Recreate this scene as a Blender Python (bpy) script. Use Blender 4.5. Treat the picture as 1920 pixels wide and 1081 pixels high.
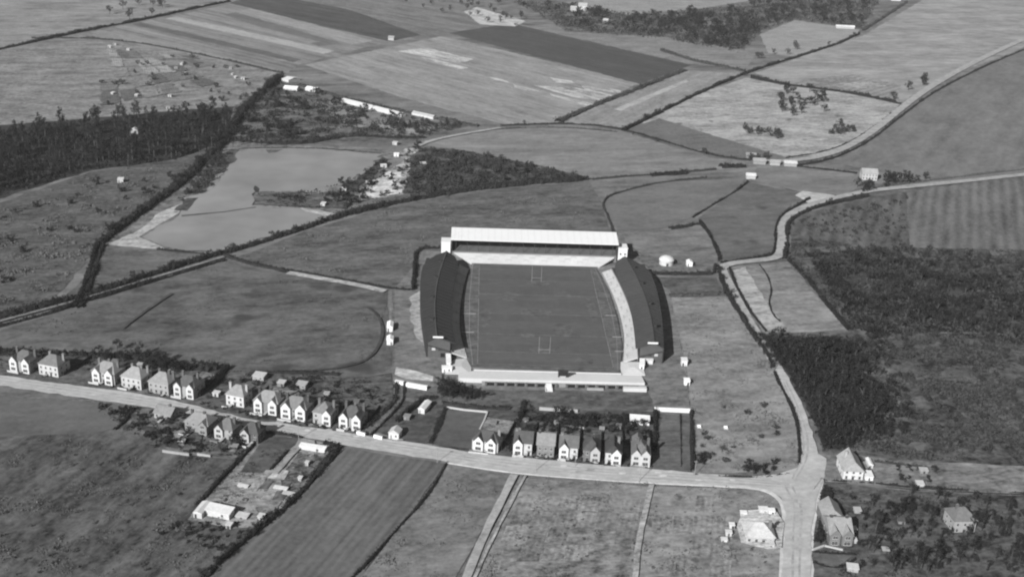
import bpy, bmesh, math, random
from mathutils import Vector, Matrix, noise as mnoise
from mathutils.geometry import tessellate_polygon

for o in list(bpy.data.objects): bpy.data.objects.remove(o)
S = bpy.context.scene
COL = S.collection
rad = math.radians

# ------------------------------------------------------------------ camera
# world: origin at the centre of the pitch, +Y along the pitch away from the camera, metres
FPX = 2160.0
def _n(v): return v.normalized()
_dy = _n(Vector((-47, -870, FPX)))
_dx = Vector((64800, 1880, FPX)); _dx = _n(_dx - _dy*_dx.dot(_dy))
_dz = _dx.cross(_dy)
if _dz.y > 0: _dz = -_dz
CAM = Vector((-37.33, -587.18, 252.0))
right = Vector((_dx.x, _dy.x, _dz.x)); down = Vector((_dx.y, _dy.y, _dz.y)); fwd = Vector((_dx.z, _dy.z, _dz.z))
cd = bpy.data.cameras.new('camera'); cam = bpy.data.objects.new('camera', cd); COL.objects.link(cam)
cd.sensor_width = 36; cd.lens = 36*FPX/1920; cd.clip_end = 20000; cd.clip_start = 1
M = Matrix((right, -down, -fwd)).transposed().to_4x4(); M.translation = CAM
cam.matrix_world = M
S.camera = cam

# ------------------------------------------------------------------ sky, sun, exposure
SUN_EL, SUN_AZ = 30.0, 33.0          # sun stands behind the camera to the left; AZ is the way the shadows run, from +Y towards +X
W = bpy.data.worlds.new('World'); S.world = W; W.use_nodes = True
nt = W.node_tree; bg = nt.nodes['Background']
sky = nt.nodes.new('ShaderNodeTexSky'); sky.sky_type = 'NISHITA'; sky.sun_disc = False
sky.sun_elevation = rad(SUN_EL); sky.sun_rotation = rad(180 + SUN_AZ)
bw = nt.nodes.new('ShaderNodeRGBToBW')          # black-and-white film
nt.links.new(sky.outputs[0], bw.inputs[0]); nt.links.new(bw.outputs[0], bg.inputs[0])
bg.inputs[1].default_value = 0.05
sd = bpy.data.lights.new('sun', 'SUN'); sd.energy = 5.0; sd.angle = rad(0.6); sd.color = (1, 1, 1)
sun = bpy.data.objects.new('sun', sd); COL.objects.link(sun)
sv = Vector((math.sin(rad(SUN_AZ))*math.cos(rad(SUN_EL)), math.cos(rad(SUN_AZ))*math.cos(rad(SUN_EL)), -math.sin(rad(SUN_EL))))
sun.rotation_euler = sv.to_track_quat('-Z', 'Y').to_euler()
vs = S.view_settings; vs.view_transform = 'Standard'; vs.look = 'None'; vs.gamma = 1; vs.use_curve_mapping = False
vs.exposure = 0.52
S.cycles.filter_width = 2.2
S.cycles.max_bounces = 6; S.cycles.volume_bounces = 1

# ------------------------------------------------------------------ helpers
def P(px, py, z=0.0):
    """ground position (metres) of a survey point read off the photograph"""
    r = right*(px-960) + down*(py-540.5) + fwd*FPX
    return CAM + r*((z-CAM.z)/r.z)
def lin(t):
    c = t/255.0
    return c/12.92 if c <= .04045 else ((c+.055)/1.055)**2.4
KALB = 0.80; KG = 1.16
def alb(t): return max(0.012, min(.85, lin(t)*KALB))
def tag(o, label=None, cat=None, group=None, kind=None):
    if label: o['label'] = label
    if cat: o['category'] = cat
    if group: o['group'] = group
    if kind: o['kind'] = kind
    return o
def empty(name, loc=(0, 0, 0), rz=0.0):
    o = bpy.data.objects.new(name, None); COL.objects.link(o)
    o.location = loc; o.rotation_euler = (0, 0, rz); o.empty_display_size = .2
    return o
class MB:
    def __init__(s): s.v = []; s.f = []
    def add(s, vs, fs):
        b = len(s.v); s.v += [tuple(v) for v in vs]; s.f += [tuple(b+i for i in f) for f in fs]; return s
    def box(s, x0, x1, y0, y1, z0, z1):
        return s.add([(x0,y0,z0),(x1,y0,z0),(x1,y1,z0),(x0,y1,z0),(x0,y0,z1),(x1,y0,z1),(x1,y1,z1),(x0,y1,z1)],
                     [(0,3,2,1),(4,5,6,7),(0,1,5,4),(1,2,6,5),(2,3,7,6),(3,0,4,7)])
    def tube(s, a, b, r0, r1, n=6):
        a = Vector(a); b = Vector(b); d = (b-a).normalized(); u = d.orthogonal().normalized(); w = d.cross(u)
        vs = []
        for p, r in ((a, r0), (b, r1)):
            for k in range(n):
                t = 2*math.pi*k/n; vs.append(p + (u*math.cos(t)+w*math.sin(t))*r)
        return s.add(vs, [(k, (k+1) % n, n+(k+1) % n, n+k) for k in range(n)] + [tuple(range(n-1, -1, -1)), tuple(range(n, 2*n))])
    def lathe(s, prof, n=20):
        vs = [(r*math.cos(2*math.pi*k/n), r*math.sin(2*math.pi*k/n), z) for r, z in prof for k in range(n)]
        fs = [(i*n+k, i*n+(k+1) % n, (i+1)*n+(k+1) % n, (i+1)*n+k) for i in range(len(prof)-1) for k in range(n)]
        fs.append(tuple((len(prof)-1)*n+k for k in range(n)))
        return s.add(vs, fs)
    def slab(s, quad, t):
        """a quad (counter-clockwise seen from above) given thickness t downwards"""
        q = [Vector(p) for p in quad]; n = len(q); lo = [p - Vector((0, 0, t)) for p in q]
        return s.add(q+lo, [tuple(range(n)), tuple(range(2*n-1, n-1, -1))] + [(i, n+i, n+(i+1) % n, (i+1) % n) for i in range(n)])
    def mesh(s, name):
        m = bpy.data.meshes.new(name); m.from_pydata(s.v, [], s.f); m.update(); return m
    def build(s, name, mat, parent=None):
        return obj(name, s.mesh(name), mat, parent)
def obj(name, mesh, mat, parent=None):
    o = bpy.data.objects.new(name, mesh); COL.objects.link(o)
    if mat and not mesh.materials: mesh.materials.append(mat)
    if parent: o.parent = parent
    return o
def copy_tree(o, parent=None):
    c = o.copy(); COL.objects.link(c); c.parent = parent
    for ch in o.children: copy_tree(ch, c)
    return c

# ------------------------------------------------------------------ materials
def mat_base(name, rough=.9):
    m = bpy.data.materials.new(name); m.use_nodes = True
    b = m.node_tree.nodes['Principled BSDF']; b.inputs['Roughness'].default_value = rough
    b.inputs['Specular IOR Level'].default_value = .15
    return m, m.node_tree, b
def math_n(nt, op, a, b=None):
    n = nt.nodes.new('ShaderNodeMath'); n.operation = op
    for i, v in enumerate((a, b)):
        if v is None: continue
        if isinstance(v, (int, float)): n.inputs[i].default_value = v
        else: nt.links.new(v, n.inputs[i])
    return n.outputs[0]
def noise(nt, vec, scale, detail=4, rough=.6):
    n = nt.nodes.new('ShaderNodeTexNoise'); n.inputs['Scale'].default_value = scale
    n.inputs['Detail'].default_value = detail; n.inputs['Roughness'].default_value = rough
    nt.links.new(vec, n.inputs['Vector']); return n.outputs['Fac']
def stretched(nt, co, ang, along, across, off=0):
    mp = nt.nodes.new('ShaderNodeMapping'); mp.vector_type = 'TEXTURE'
    mp.inputs['Rotation'].default_value = (0, 0, ang); mp.inputs['Scale'].default_value = (along, across, 1)
    mp.inputs['Location'].default_value = (off*37.1, off*11.3, 0)
    nt.links.new(co, mp.inputs['Vector']); return mp.outputs[0]
_seed = [0]; _hr = random.Random(9)
def ground_mat(name, tone, var=.35, fine=.35, scale=28., streak=None, rows=None, spots=None, rough=.95, bump=.25):
    """soil / grass: patchy at several sizes; streak=(angle, along, across, amount) drills and furrows; rows=(angle, period, amount); spots=(size, threshold, tone)"""
    m, nt, b = mat_base(name, rough)
    tc = nt.nodes.new('ShaderNodeTexCoord'); co = tc.outputs['Object']
    _seed[0] += 1
    mp = nt.nodes.new('ShaderNodeMapping'); mp.inputs['Location'].default_value = (_seed[0]*53.7, _seed[0]*31.3, 0)
    nt.links.new(co, mp.inputs[0]); cs = mp.outputs[0]
    sk = stretched(nt, co, streak[0] if streak else .25, scale*1.8, scale*.8, _seed[0])
    n1 = noise(nt, sk, 1, 4, .6); n2 = noise(nt, cs, 1/3.0, 4, .72)
    n3 = noise(nt, stretched(nt, co, streak[0] if streak else .25, scale*.42, scale*.2, _seed[0]+.5), 1, 5, .68)
    v = math_n(nt, 'MULTIPLY', math_n(nt, 'SUBTRACT', n1, .5), var*7.0)
    v = math_n(nt, 'ADD', v, math_n(nt, 'MULTIPLY', math_n(nt, 'SUBTRACT', n3, .5), var*7.0))
    v = math_n(nt, 'ADD', v, math_n(nt, 'MULTIPLY', math_n(nt, 'SUBTRACT', n2, .5), fine*4.2))
    if streak:
        a, al, ac, am = streak
        ns = noise(nt, stretched(nt, co, a, al, ac, _seed[0]), 1, 3, .6)
        v = math_n(nt, 'ADD', v, math_n(nt, 'MULTIPLY', math_n(nt, 'SUBTRACT', ns, .5), am*4.0))
    if rows:
        a, per, am = rows
        wv = nt.nodes.new('ShaderNodeTexWave'); wv.wave_type = 'BANDS'; wv.bands_direction = 'Y'
        wv.inputs['Scale'].default_value = 1.0; wv.inputs['Distortion'].default_value = 1.4; wv.inputs['Detail'].default_value = 3
        wv.inputs['Detail Scale'].default_value = 1.2
        nt.links.new(stretched(nt, co, a, per/.314*5, per/.314), wv.inputs['Vector'])
        v = math_n(nt, 'ADD', v, math_n(nt, 'MULTIPLY', math_n(nt, 'SUBTRACT', wv.outputs['Fac'], .5), am*2))
    v = math_n(nt, 'MULTIPLY', math_n(nt, 'MAXIMUM', math_n(nt, 'ADD', v, 1.0), .2), alb(tone)*KG)
    if spots:
        sz, th, st = spots
        nsp = noise(nt, cs, 1/sz, 2, .5)
        r = nt.nodes.new('ShaderNodeMapRange'); r.inputs[1].default_value = th; r.inputs[2].default_value = th+.1
        nt.links.new(nsp, r.inputs[0])
        mx = nt.nodes.new('ShaderNodeMix'); mx.data_type = 'FLOAT'
        nt.links.new(r.outputs[0], mx.inputs[0]); nt.links.new(v, mx.inputs[2]); mx.inputs[3].default_value = alb(st); v = mx.outputs[0]
    nt.links.new(v, b.inputs['Base Color'])
    if bump:
        bp = nt.nodes.new('ShaderNodeBump'); bp.inputs['Strength'].default_value = bump; bp.inputs['Distance'].default_value = .6
        nt.links.new(n2, bp.inputs['Height']); nt.links.new(bp.outputs[0], b.inputs['Normal'])
    return m
_mc = {}
def paint(tone, var=.18, scale=1.5, rough=.8, rand=0.0):
    """walls, roofs, boards: tone with weathering"""
    k = (tone, var, scale, rough, rand)
    if k in _mc: return _mc[k]
    m, nt, b = mat_base('surface_%d' % tone, rough)
    tc = nt.nodes.new('ShaderNodeTexCoord'); co = tc.outputs['Object']
    n1 = noise(nt, co, 1/scale, 4, .65); n2 = noise(nt, co, 1/(scale*7), 3, .6)
    v = math_n(nt, 'ADD', math_n(nt, 'MULTIPLY', math_n(nt, 'SUBTRACT', n1, .5), var*2), math_n(nt, 'MULTIPLY', math_n(nt, 'SUBTRACT', n2, .5), var*2))
    v = math_n(nt, 'ADD', v, 1.0)
    if rand:
        oi = nt.nodes.new('ShaderNodeObjectInfo')
        v = math_n(nt, 'ADD', v, math_n(nt, 'MULTIPLY', math_n(nt, 'SUBTRACT', oi.outputs['Random'], .5), rand*2))
    v = math_n(nt, 'MULTIPLY', v, alb(tone)); nt.links.new(v, b.inputs['Base Color'])
    _mc[k] = m; return m
def leaf_mat(name, a, rand=.5):
    m, nt, b = mat_base(name, .85)
    oi = nt.nodes.new('ShaderNodeObjectInfo'); tc = nt.nodes.new('ShaderNodeTexCoord')
    n1 = noise(nt, tc.outputs['Object'], .6, 3, .6)
    v = math_n(nt, 'ADD', math_n(nt, 'MULTIPLY', math_n(nt, 'SUBTRACT', oi.outputs['Random'], .5), rand*1.2), math_n(nt, 'MULTIPLY', math_n(nt, 'SUBTRACT', n1, .5), rand*2))
    v = math_n(nt, 'MULTIPLY', math_n(nt, 'ADD', v, 1.0), a); nt.links.new(v, b.inputs['Base Color'])
    return m
def glass_mat():
    m, nt, b = mat_base('window_glass', .12); b.inputs['Base Color'].default_value = (.03, .03, .03, 1); b.inputs['Specular IOR Level'].default_value = .5
    return m
GLASS = glass_mat()
WHITE = paint(232, .05); DARKWOOD = paint(62, .25); IRON = paint(70, .2)
L_DARK = leaf_mat('foliage_dark', .017); L_MID = leaf_mat('foliage_mid', .038); L_PALE = leaf_mat('foliage_pale', .085); BARK = paint(75, .3)

# ------------------------------------------------------------------ ground, fields
_lay = [0]
def sheet(name, pts, mat, jit=.5, step=7.0, world=False, z=None):
    """a flat sheet with an uneven edge, each one a few mm above the last"""
    rnd = random.Random(name + str(_lay[0])); _lay[0] += 1
    zz = .012 + .004*_lay[0] if z is None else z
    w = [Vector(p).to_2d() if world else P(*p).to_2d() for p in pts]
    out = []
    for i, a in enumerate(w):
        b = w[(i+1) % len(w)]; d = b-a; L = d.length; n = max(1, min(120, int(L/step)))
        nn = Vector((-d.y, d.x)).normalized() if L else Vector((0, 0))
        for k in range(n):
            q = a + d*(k/n)
            if jit: q = q + nn*rnd.uniform(-jit, jit) + Vector((rnd.uniform(-jit, jit), rnd.uniform(-jit, jit)))*.4
            out.append(Vector((q.x, q.y, zz)))
    tris = tessellate_polygon([out])
    m = bpy.data.meshes.new(name); m.from_pydata([tuple(p) for p in out], [], [tuple(t) for t in tris])
    bm = bmesh.new(); bm.from_mesh(m)
    for f in bm.faces:
        f.normal_update()
        if f.normal.z < 0: f.normal_flip()
    bm.to_mesh(m); bm.free()
    o = obj(name, m, mat); tag(o, kind='structure'); return o
def ribbon(name, pts, width, mat, world=False, jit=.15, w2=None):
    """a path of given width (metres) along a line"""
    w = smooth([Vector(p).to_2d() if world else P(*p).to_2d() for p in pts])
    L = []; R = []
    n = len(w)
    for i in range(n):
        d = (w[min(i+1, n-1)]-w[max(i-1, 0)]).normalized(); nn = Vector((-d.y, d.x))
        ww = width if w2 is None else width+(w2-width)*i/(n-1)
        L.append(w[i]+nn*ww/2); R.append(w[i]-nn*ww/2)
    return sheet(name, [tuple(p)+(0,) for p in L+R[::-1]], mat, jit=jit, step=4, world=True)
def smooth(w, it=2):
    for _ in range(it):
        q = [w[0]]
        for a, b in zip(w[:-1], w[1:]): q += [a*.75+b*.25, a*.25+b*.75]
        q.append(w[-1]); w = q
    return w
def ang(a, b):
    A = P(*a); B = P(*b); return math.atan2(B.y-A.y, B.x-A.x)

g = MB().add([(-9000, -3000, 0), (9000, -3000, 0), (9000, 14000, 0), (-9000, 14000, 0)], [(0, 1, 2, 3)]).build('ground', ground_mat('ground_soil', 105, .3, .3, 60.))
tag(g, kind='structure')
def F(name, pts, tone, jit=.5, **k):
    return sheet(name, pts, ground_mat(name+'_soil', tone, **k), jit=jit)
a1 = ang((300, 30), (640, 105)); a2 = ang((640, 838), (400, 1081)); a3 = ang((830, 68), (1200, 155))
# far strips, upper left
F('allotment_ground', [(-60, 95), (170, 74), (350, 98), (530, 138), (440, 210), (300, 215), (170, 222), (-60, 260)], 118, 1.5, var=.3, fine=.5, scale=18, spots=(9, .62, 80))
F('meadow', [(-60, 100), (170, 58), (430, 6), (520, -30), (-60, -30)], 125, 1, var=.25, scale=40)
F('strip_field', [(170, 60), (430, 8), (780, 72), (720, 80), (560, 122), (538, 138), (350, 98), (170, 74), (60, 80)], 118, 1, var=.15, fine=.15, streak=(a1, 400, 7, .42))
for pp_, tn_ in (([(310, 35), (332, 31), (628, 96), (606, 101)], 150), ([(247, 46), (264, 42), (567, 112), (550, 117)], 88), ([(418, 28), (442, 23), (642, 82), (600, 87)], 98), ([(450, 21), (476, 15), (700, 77), (660, 84)], 136), ([(170, 66), (215, 58), (470, 118), (440, 118)], 130), ([(350, 26), (366, 22), (600, 78), (580, 82)], 128)):
    F('strip_of_crop', pp_, tn_, 1.2, var=.12, fine=.2, streak=(a1, 200, 5, .2))
F('dark_strip_field', [(430, 6), (500, -12), (660, 20), (790, 66), (730, 78), (600, 48)], 74, 1, var=.15, streak=(a1, 300, 9, .3))
F('grey_strip_field', [(500, -20), (900, -30), (960, 40), (900, 62), (800, 68), (660, 20)], 108, 1, var=.2, streak=(a1, 260, 9, .3))
F('pale_field', [(570, 122), (830, 68), (1200, 155), (1045, 229), (950, 234), (760, 185)], 132, 1, var=.15, fine=.2, streak=(a3, 150, 7, .24))
for i, pp in enumerate([[(745, 96), (800, 90), (890, 112), (860, 118)], [(780, 105), (815, 112), (880, 128), (860, 130)], [(915, 142), (950, 150), (955, 155), (925, 150)], [(1030, 145), (1070, 152), (1080, 158), (1040, 155)], [(1000, 160), (1080, 165), (1160, 178), (1140, 190), (1070, 182)], [(960, 158), (1015, 172), (1010, 175), (965, 164)], [(1090, 160), (1165, 170), (1170, 176), (1100, 168)], [(1030, 176), (1120, 195), (1100, 198), (1040, 182)]]):
    F('stubble_patch', pp, 165, 1.4, var=.3, fine=.4, streak=(a3, 90, 3, .4))
F('dark_ploughland', [(840, 62), (960, 44), (1100, 78), (1295, 122), (1200, 158)], 72, 1.2, var=.12, fine=.2, streak=(a3, 200, 5, .15))
F('far_grass', [(940, 40), (1060, 60), (1250, 70), (1420, 95), (1400, 130), (1290, 120), (1100, 76)], 118, 1, var=.2)
F('top_meadow', [(1080, -30), (1500, -30), (1420, 20), (1320, 15), (1180, 28), (1100, 20)], 135, 1, var=.15)
F('wood_floor', [(955, -20), (1080, 10), (1180, 30), (1320, 15), (1480, -10), (1640, 0), (1690, 10), (1615, 60), (1480, 40), (1430, 60), (1395, 95), (1250, 70), (1060, 60)], 96, 1.5, var=.35, fine=.5, scale=20)
F('nursery_ground', [(870, 22), (895, 14), (915, 20), (985, 40), (965, 50), (900, 46)], 172, 1, var=.2, fine=.3, streak=(a3, 60, 4, .2))
F('clearing_field', [(1425, 65), (1490, 38), (1612, 56), (1600, 75), (1500, 108), (1440, 100)], 138, 1, var=.12)
F('strip_meadow', [(1055, 231), (1130, 193), (1285, 132), (1390, 138), (1200, 232), (1165, 240)], 130, .8, var=.15, streak=(ang((1130, 210), (1285, 135)), 200, 6, .15))
F('pale_path_strip', [(1150, 205), (1285, 150), (1292, 153), (1165, 208)], 158, .6, var=.15)
F('hill_pasture', [(1415, 137), (1500, 108), (1620, 66), (1780, -30), (2000, -30), (2000, 60), (1751, 155), (1690, 192), (1570, 168), (1470, 158)], 136, 1, var=.2, fine=.2, scale=50)
F('garden_rows', [(1480, 155), (1600, 140), (1690, 160), (1680, 190), (1570, 168)], 128, 1, var=.15, rows=(ang((1530, 165), (1620, 140)), 9, .16))
F('rough_pasture', [(1240, 205), (1320, 172), (1400, 146), (1470, 160), (1570, 172), (1690, 196), (1612, 266), (1545, 290), (1480, 297), (1340, 262), (1200, 230)], 146, .8, var=.25, fine=.4, scale=26, spots=(16, .64, 105))
F('dark_meadow', [(1175, 243), (1235, 222), (1340, 255), (1480, 297), (1425, 301), (1330, 296)], 100, .8, var=.12)
F('smooth_field', [(1751, 168), (1980, 60), (2000, 340), (1900, 338), (1751, 336), (1640, 320), (1560, 305), (1610, 282), (1690, 220)], 106, .6, var=.14, fine=.15, streak=(ang((1640, 310), (1751, 210)), 200, 12, .12))
F('central_meadow', [(780, 270), (940, 241), (1040, 236), (1165, 245), (1330, 296), (1400, 302), (1390, 316), (1240, 324), (1110, 336), (1020, 312), (870, 282)], 118, .8, var=.16, fine=.2, streak=(ang((800, 280), (1200, 270)), 150, 12, .14))
F('scrub_ground', [(775, 275), (870, 282), (1020, 312), (1110, 336), (1000, 345), (800, 366), (740, 372), (750, 330)], 78, 1.5, var=.35, fine=.5, scale=16)
F('chalky_ground', [(790, 264), (815, 262), (770, 292), (770, 330), (755, 365), (660, 380), (600, 388), (575, 372), (640, 352), (700, 318), (740, 290)], 140, 1.5, var=.55, fine=.8, scale=14, spots=(5, .6, 70))
F('pale_spoil_heap', [(715, 322), (755, 318), (752, 362), (690, 372), (680, 350)], 185, 1.5, var=.3, fine=.4, scale=9)
F('marsh_ground', [(440, 200), (525, 148), (600, 180), (750, 222), (880, 236), (780, 262), (560, 268), (425, 266), (420, 255)], 88, 1.2, var=.45, fine=.5, scale=18)
F('pale_bank', [(590, 190), (640, 185), (760, 225), (840, 234), (780, 252), (640, 235)], 122, 1.2, var=.3, fine=.4)
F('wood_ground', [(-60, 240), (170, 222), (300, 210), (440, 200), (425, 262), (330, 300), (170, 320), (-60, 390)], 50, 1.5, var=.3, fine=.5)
F('rough_heath', [(-60, 400), (170, 322), (330, 300), (410, 270), (330, 345), (200, 440), (170, 480), (100, 560), (-60, 620)], 82, 1.2, var=.3, fine=.5, scale=16)
F('pond_shore', [(425, 266), (560, 270), (720, 278), (760, 300), (690, 345), (640, 400), (420, 478), (300, 470), (196, 458), (260, 408), (340, 352)], 105, 1.0, var=.4, fine=.5, scale=14)
F('pale_shore', [(205, 458), (262, 430), (300, 398), (345, 380), (335, 400), (300, 420), (260, 445), (310, 466), (300, 470)], 158, .8, var=.25, fine=.4, scale=8)
F('triangle_field', [(172, 505), (198, 460), (300, 468), (420, 480), (300, 515), (100, 575), (140, 540)], 92, .6, var=.25, fine=.4)
F('stadium_north_meadow', [(440, 484), (590, 428), (700, 396), (850, 366), (1000, 348), (1105, 342), (1125, 375), (1140, 425), (1160, 440), (850, 450), (830, 470), (778, 468), (772, 542), (600, 520)], 88, .6, var=.3, fine=.35, scale=22)
F('paddock', [(-60, 640), (170, 565), (410, 490), (540, 516), (725, 548), (735, 690), (690, 705), (470, 712), (420, 690), (330, 672), (170, 660), (-60, 680)], 88, .6, var=.28, fine=.3, scale=30, spots=(22, .6, 68))
F('ne_field', [(1130, 372), (1240, 342), (1395, 334), (1385, 355), (1300, 408), (1240, 428), (1160, 432), (1142, 410)], 104, .5, var=.13, fine=.2)
F('wedge_field', [(1308, 410), (1402, 342), (1500, 362), (1465, 410), (1458, 480), (1352, 490), (1340, 455)], 94, .5, var=.18, fine=.2, spots=(28, .6, 74))
F('roadside_field', [(1405, 336), (1420, 315), (1600, 322), (1612, 352), (1580, 366), (1500, 360)], 112, .5, var=.15, fine=.2)
F('pale_corner', [(1488, 366), (1505, 358), (1565, 366), (1560, 376), (1520, 384)], 168, 1, var=.2, fine=.3)
F('stand_corner_plot', [(1165, 440), (1250, 428), (1325, 428), (1345, 470), (1345, 496), (1210, 480), (1175, 455)], 106, .5, var=.25, fine=.3)
F('stand_back_ground', [(1190, 480), (1345, 500), (1345, 512), (1225, 512)], 92, .4, var=.35, fine=.5, scale=10)
F('kitchen_plot', [(1228, 520), (1342, 520), (1362, 556), (1252, 556)], 84, .5, var=.3, fine=.4, scale=10)
F('orchard_field', [(1482, 425), (1500, 402), (1610, 376), (1751, 350), (2000, 318), (2000, 470), (1751, 474), (1620, 462), (1480, 440)], 84, .6, var=.22, fine=.4, rows=(ang((1720, 460), (1735, 360)), 8, .16), streak=(ang((1720, 460), (1735, 360)), 80, 5, .22))
F('ploughed_rows', [(1700, 362), (1751, 352), (2000, 320), (2000, 474), (1751, 478), (1705, 468)], 96, .6, var=.15, rows=(ang((1720, 470), (1735, 360)), 8, .17), streak=(ang((1720, 470), (1735, 360)), 60, 6, .2))
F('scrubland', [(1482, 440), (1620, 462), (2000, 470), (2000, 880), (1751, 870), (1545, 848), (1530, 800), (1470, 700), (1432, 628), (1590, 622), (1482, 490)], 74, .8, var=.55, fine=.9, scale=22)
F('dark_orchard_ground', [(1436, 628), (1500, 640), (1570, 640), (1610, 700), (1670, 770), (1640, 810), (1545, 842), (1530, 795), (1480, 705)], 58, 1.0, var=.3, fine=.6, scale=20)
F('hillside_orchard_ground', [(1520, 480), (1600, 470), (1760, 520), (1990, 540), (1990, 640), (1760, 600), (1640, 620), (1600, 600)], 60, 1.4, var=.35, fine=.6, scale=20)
F('paddock_plot', [(1366, 502), (1475, 492), (1590, 620), (1432, 626), (1396, 560)], 122, .5, var=.25, fine=.3, scale=20)
F('bare_plot', [(1368, 508), (1396, 500), (1440, 570), (1472, 612), (1436, 622), (1398, 562)], 152, .8, var=.22, fine=.3, scale=9)
F('east_meadow', [(1258, 558), (1362, 556), (1400, 606), (1445, 672), (1490, 775), (1502, 882), (1300, 888), (1292, 730), (1272, 660)], 122, .5, var=.22, fine=.3, scale=22, spots=(14, .66, 95))
F('stadium_yard', [(736, 546), (800, 470), (1180, 485), (1255, 545), (1280, 660), (1295, 768), (1225, 768), (740, 745), (736, 690)], 108, .6, var=.25, fine=.35, scale=16)
F('worn_ground', [(768, 560), (790, 545), (795, 610), (806, 650), (800, 668), (770, 600)], 150, 1.2, var=.25, fine=.4, scale=7)
F('gravel_yard', [(742, 690), (780, 694), (812, 706), (812, 716), (760, 712), (738, 702)], 172, 1.0, var=.2, fine=.4, scale=6)
F('south_strip', [(742, 728), (1215, 735), (1226, 765), (1180, 778), (960, 768), (820, 752), (755, 745)], 86, .6, var=.3, fine=.4, scale=14)
F('garden_ground', [(690, 805), (760, 752), (820, 758), (970, 766), (1225, 772), (1222, 880), (1090, 872), (955, 856), (880, 846), (745, 822)], 74, .5, var=.35, fine=.5, scale=10)
F('lawn', [(836, 768), (912, 772), (886, 842), (815, 834)], 86, .3, var=.12, fine=.2)
F('small_lawn', [(790, 775), (822, 768), (798, 832), (752, 826)], 82, .3, var=.25, fine=.3)
F('end_garden', [(1226, 772), (1293, 772), (1295, 887), (1222, 880)], 88, .3, var=.25, fine=.3, scale=12)
F('west_gardens', [(-60, 680), (170, 660), (330, 672), (425, 692), (480, 705), (690, 706), (735, 700), (738, 750), (680, 806), (560, 800), (470, 790), (330, 756), (170, 728), (-60, 700)], 84, .5, var=.35, fine=.5, scale=12)
F('south_gardens', [(-60, 740), (170, 750), (330, 768), (490, 804), (480, 830), (440, 860), (300, 846), (230, 805), (-60, 790)], 96, .5, var=.35, fine=.5, scale=10)
F('rough_common', [(-60, 760), (170, 752), (240, 800), (330, 850), (445, 862), (355, 965), (440, 990), (480, 990), (380, 1100), (-60, 1120)], 78, .6, var=.35, fine=.5, scale=16, streak=(a2, 60, 5, .25))
F('flat_field_corner', [(-60, 740), (170, 753), (250, 765), (235, 795), (180, 812), (-60, 820)], 92, .5, var=.12, fine=.2)
F('nursery_yard', [(495, 816), (560, 820), (636, 838), (600, 882), (545, 940), (490, 986), (430, 992), (350, 974), (400, 915)], 128, .5, var=.3, fine=.5, scale=10)
F('yard_lawn', [(498, 816), (560, 822), (548, 845), (512, 888), (450, 886)], 78, .4, var=.3, fine=.3)
F('yard_beds', [(560, 850), (608, 856), (600, 880), (560, 930), (530, 920), (525, 895)], 92, .4, var=.45, fine=.8, scale=5, spots=(2.4, .63, 165))
F('ploughed_field', [(650, 840), (836, 870), (740, 1000), (655, 1110), (360, 1110), (490, 990), (560, 935), (610, 880)], 94, .4, var=.12, fine=.2, rows=(a2, 3.4, .1), streak=(a2, 200, 3.5, .22))
F('rough_field', [(840, 872), (958, 892), (840, 1110), (655, 1110), (740, 1000), (800, 930)], 108, .4, var=.22, fine=.35, scale=18)
F('allotment_field', [(975, 895), (1210, 912), (1440, 916), (1465, 945), (1462, 1110), (860, 1110)], 122, .4, var=.25, fine=.35, scale=16, spots=(7, .64, 92))
F('allotment_plots', [(960, 985), (1020, 955), (1190, 960), (1180, 1090), (930, 1090)], 116, .8, var=.3, fine=.5, scale=9, rows=(ang((1000, 1080), (1030, 960)), 9, .14))
_pr = random.Random(77)
def plots(name, quad, nu, nv, tones, skip=.25, jit=.4):
    A, B, C, D = [P(*p) for p in quad]
    for i in range(nu):
        for j in range(nv):
            if _pr.random() < skip: continue
            u0, u1 = (i+.06*_pr.random())/nu, (i+1-.1*_pr.random())/nu; v0, v1 = (j+.1*_pr.random())/nv, (j+1-.15*_pr.random())/nv
            f = lambda u, v: (A*(1-u)+B*u)*(1-v) + (D*(1-u)+C*u)*v
            t_ = _pr.choice(tones)
            k_ = ('plot', t_)
            if k_ not in _mc0: _mc0[k_] = ground_mat('plot_soil', t_, .22, .6, 8, rows=(ang(quad[0], quad[3]), 2.2, .1))
            sheet(name, [tuple(f(u0, v0)), tuple(f(u1, v0)), tuple(f(u1, v1)), tuple(f(u0, v1))], _mc0[k_], jit=jit, step=3, world=True)
_mc0 = {}
plots('allotment_plot', [(975, 925), (1205, 935), (1185, 1090), (905, 1090)], 6, 5, (108, 114, 120, 127), .45)
plots('allotment_plot', [(1230, 925), (1380, 930), (1370, 1090), (1205, 1090)], 4, 4, (114, 120, 126), .5)
plots('allotment_plot', [(1490, 150), (1600, 140), (1690, 162), (1570, 170)], 6, 2, (118, 130, 150), .4, 1)
plots('allotment_plot', [(180, 90), (350, 105), (510, 142), (190, 200)], 9, 5, (88, 104, 120, 140), .4, 1.5)
plots('garden_plot', [(1640, 875), (1735, 882), (1735, 912), (1640, 902)], 5, 2, (80, 104, 130, 150), .3)
plots('garden_plot', [(500, 880), (560, 885), (520, 960), (420, 965)], 4, 4, (100, 118, 140, 165), .4)
plots('garden_plot', [(1610, 930), (1751, 938), (1751, 1075), (1612, 1075)], 5, 4, (52, 66, 80, 96), .4)
plots('garden_plot', [(240, 775), (480, 815), (440, 850), (300, 840)], 7, 3, (60, 78, 100, 120), .3)
F('corner_garden', [(1540, 850), (1751, 868), (2000, 880), (2000, 930), (1751, 922), (1548, 905)], 112, .5, var=.3, fine=.4, scale=9)
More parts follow.
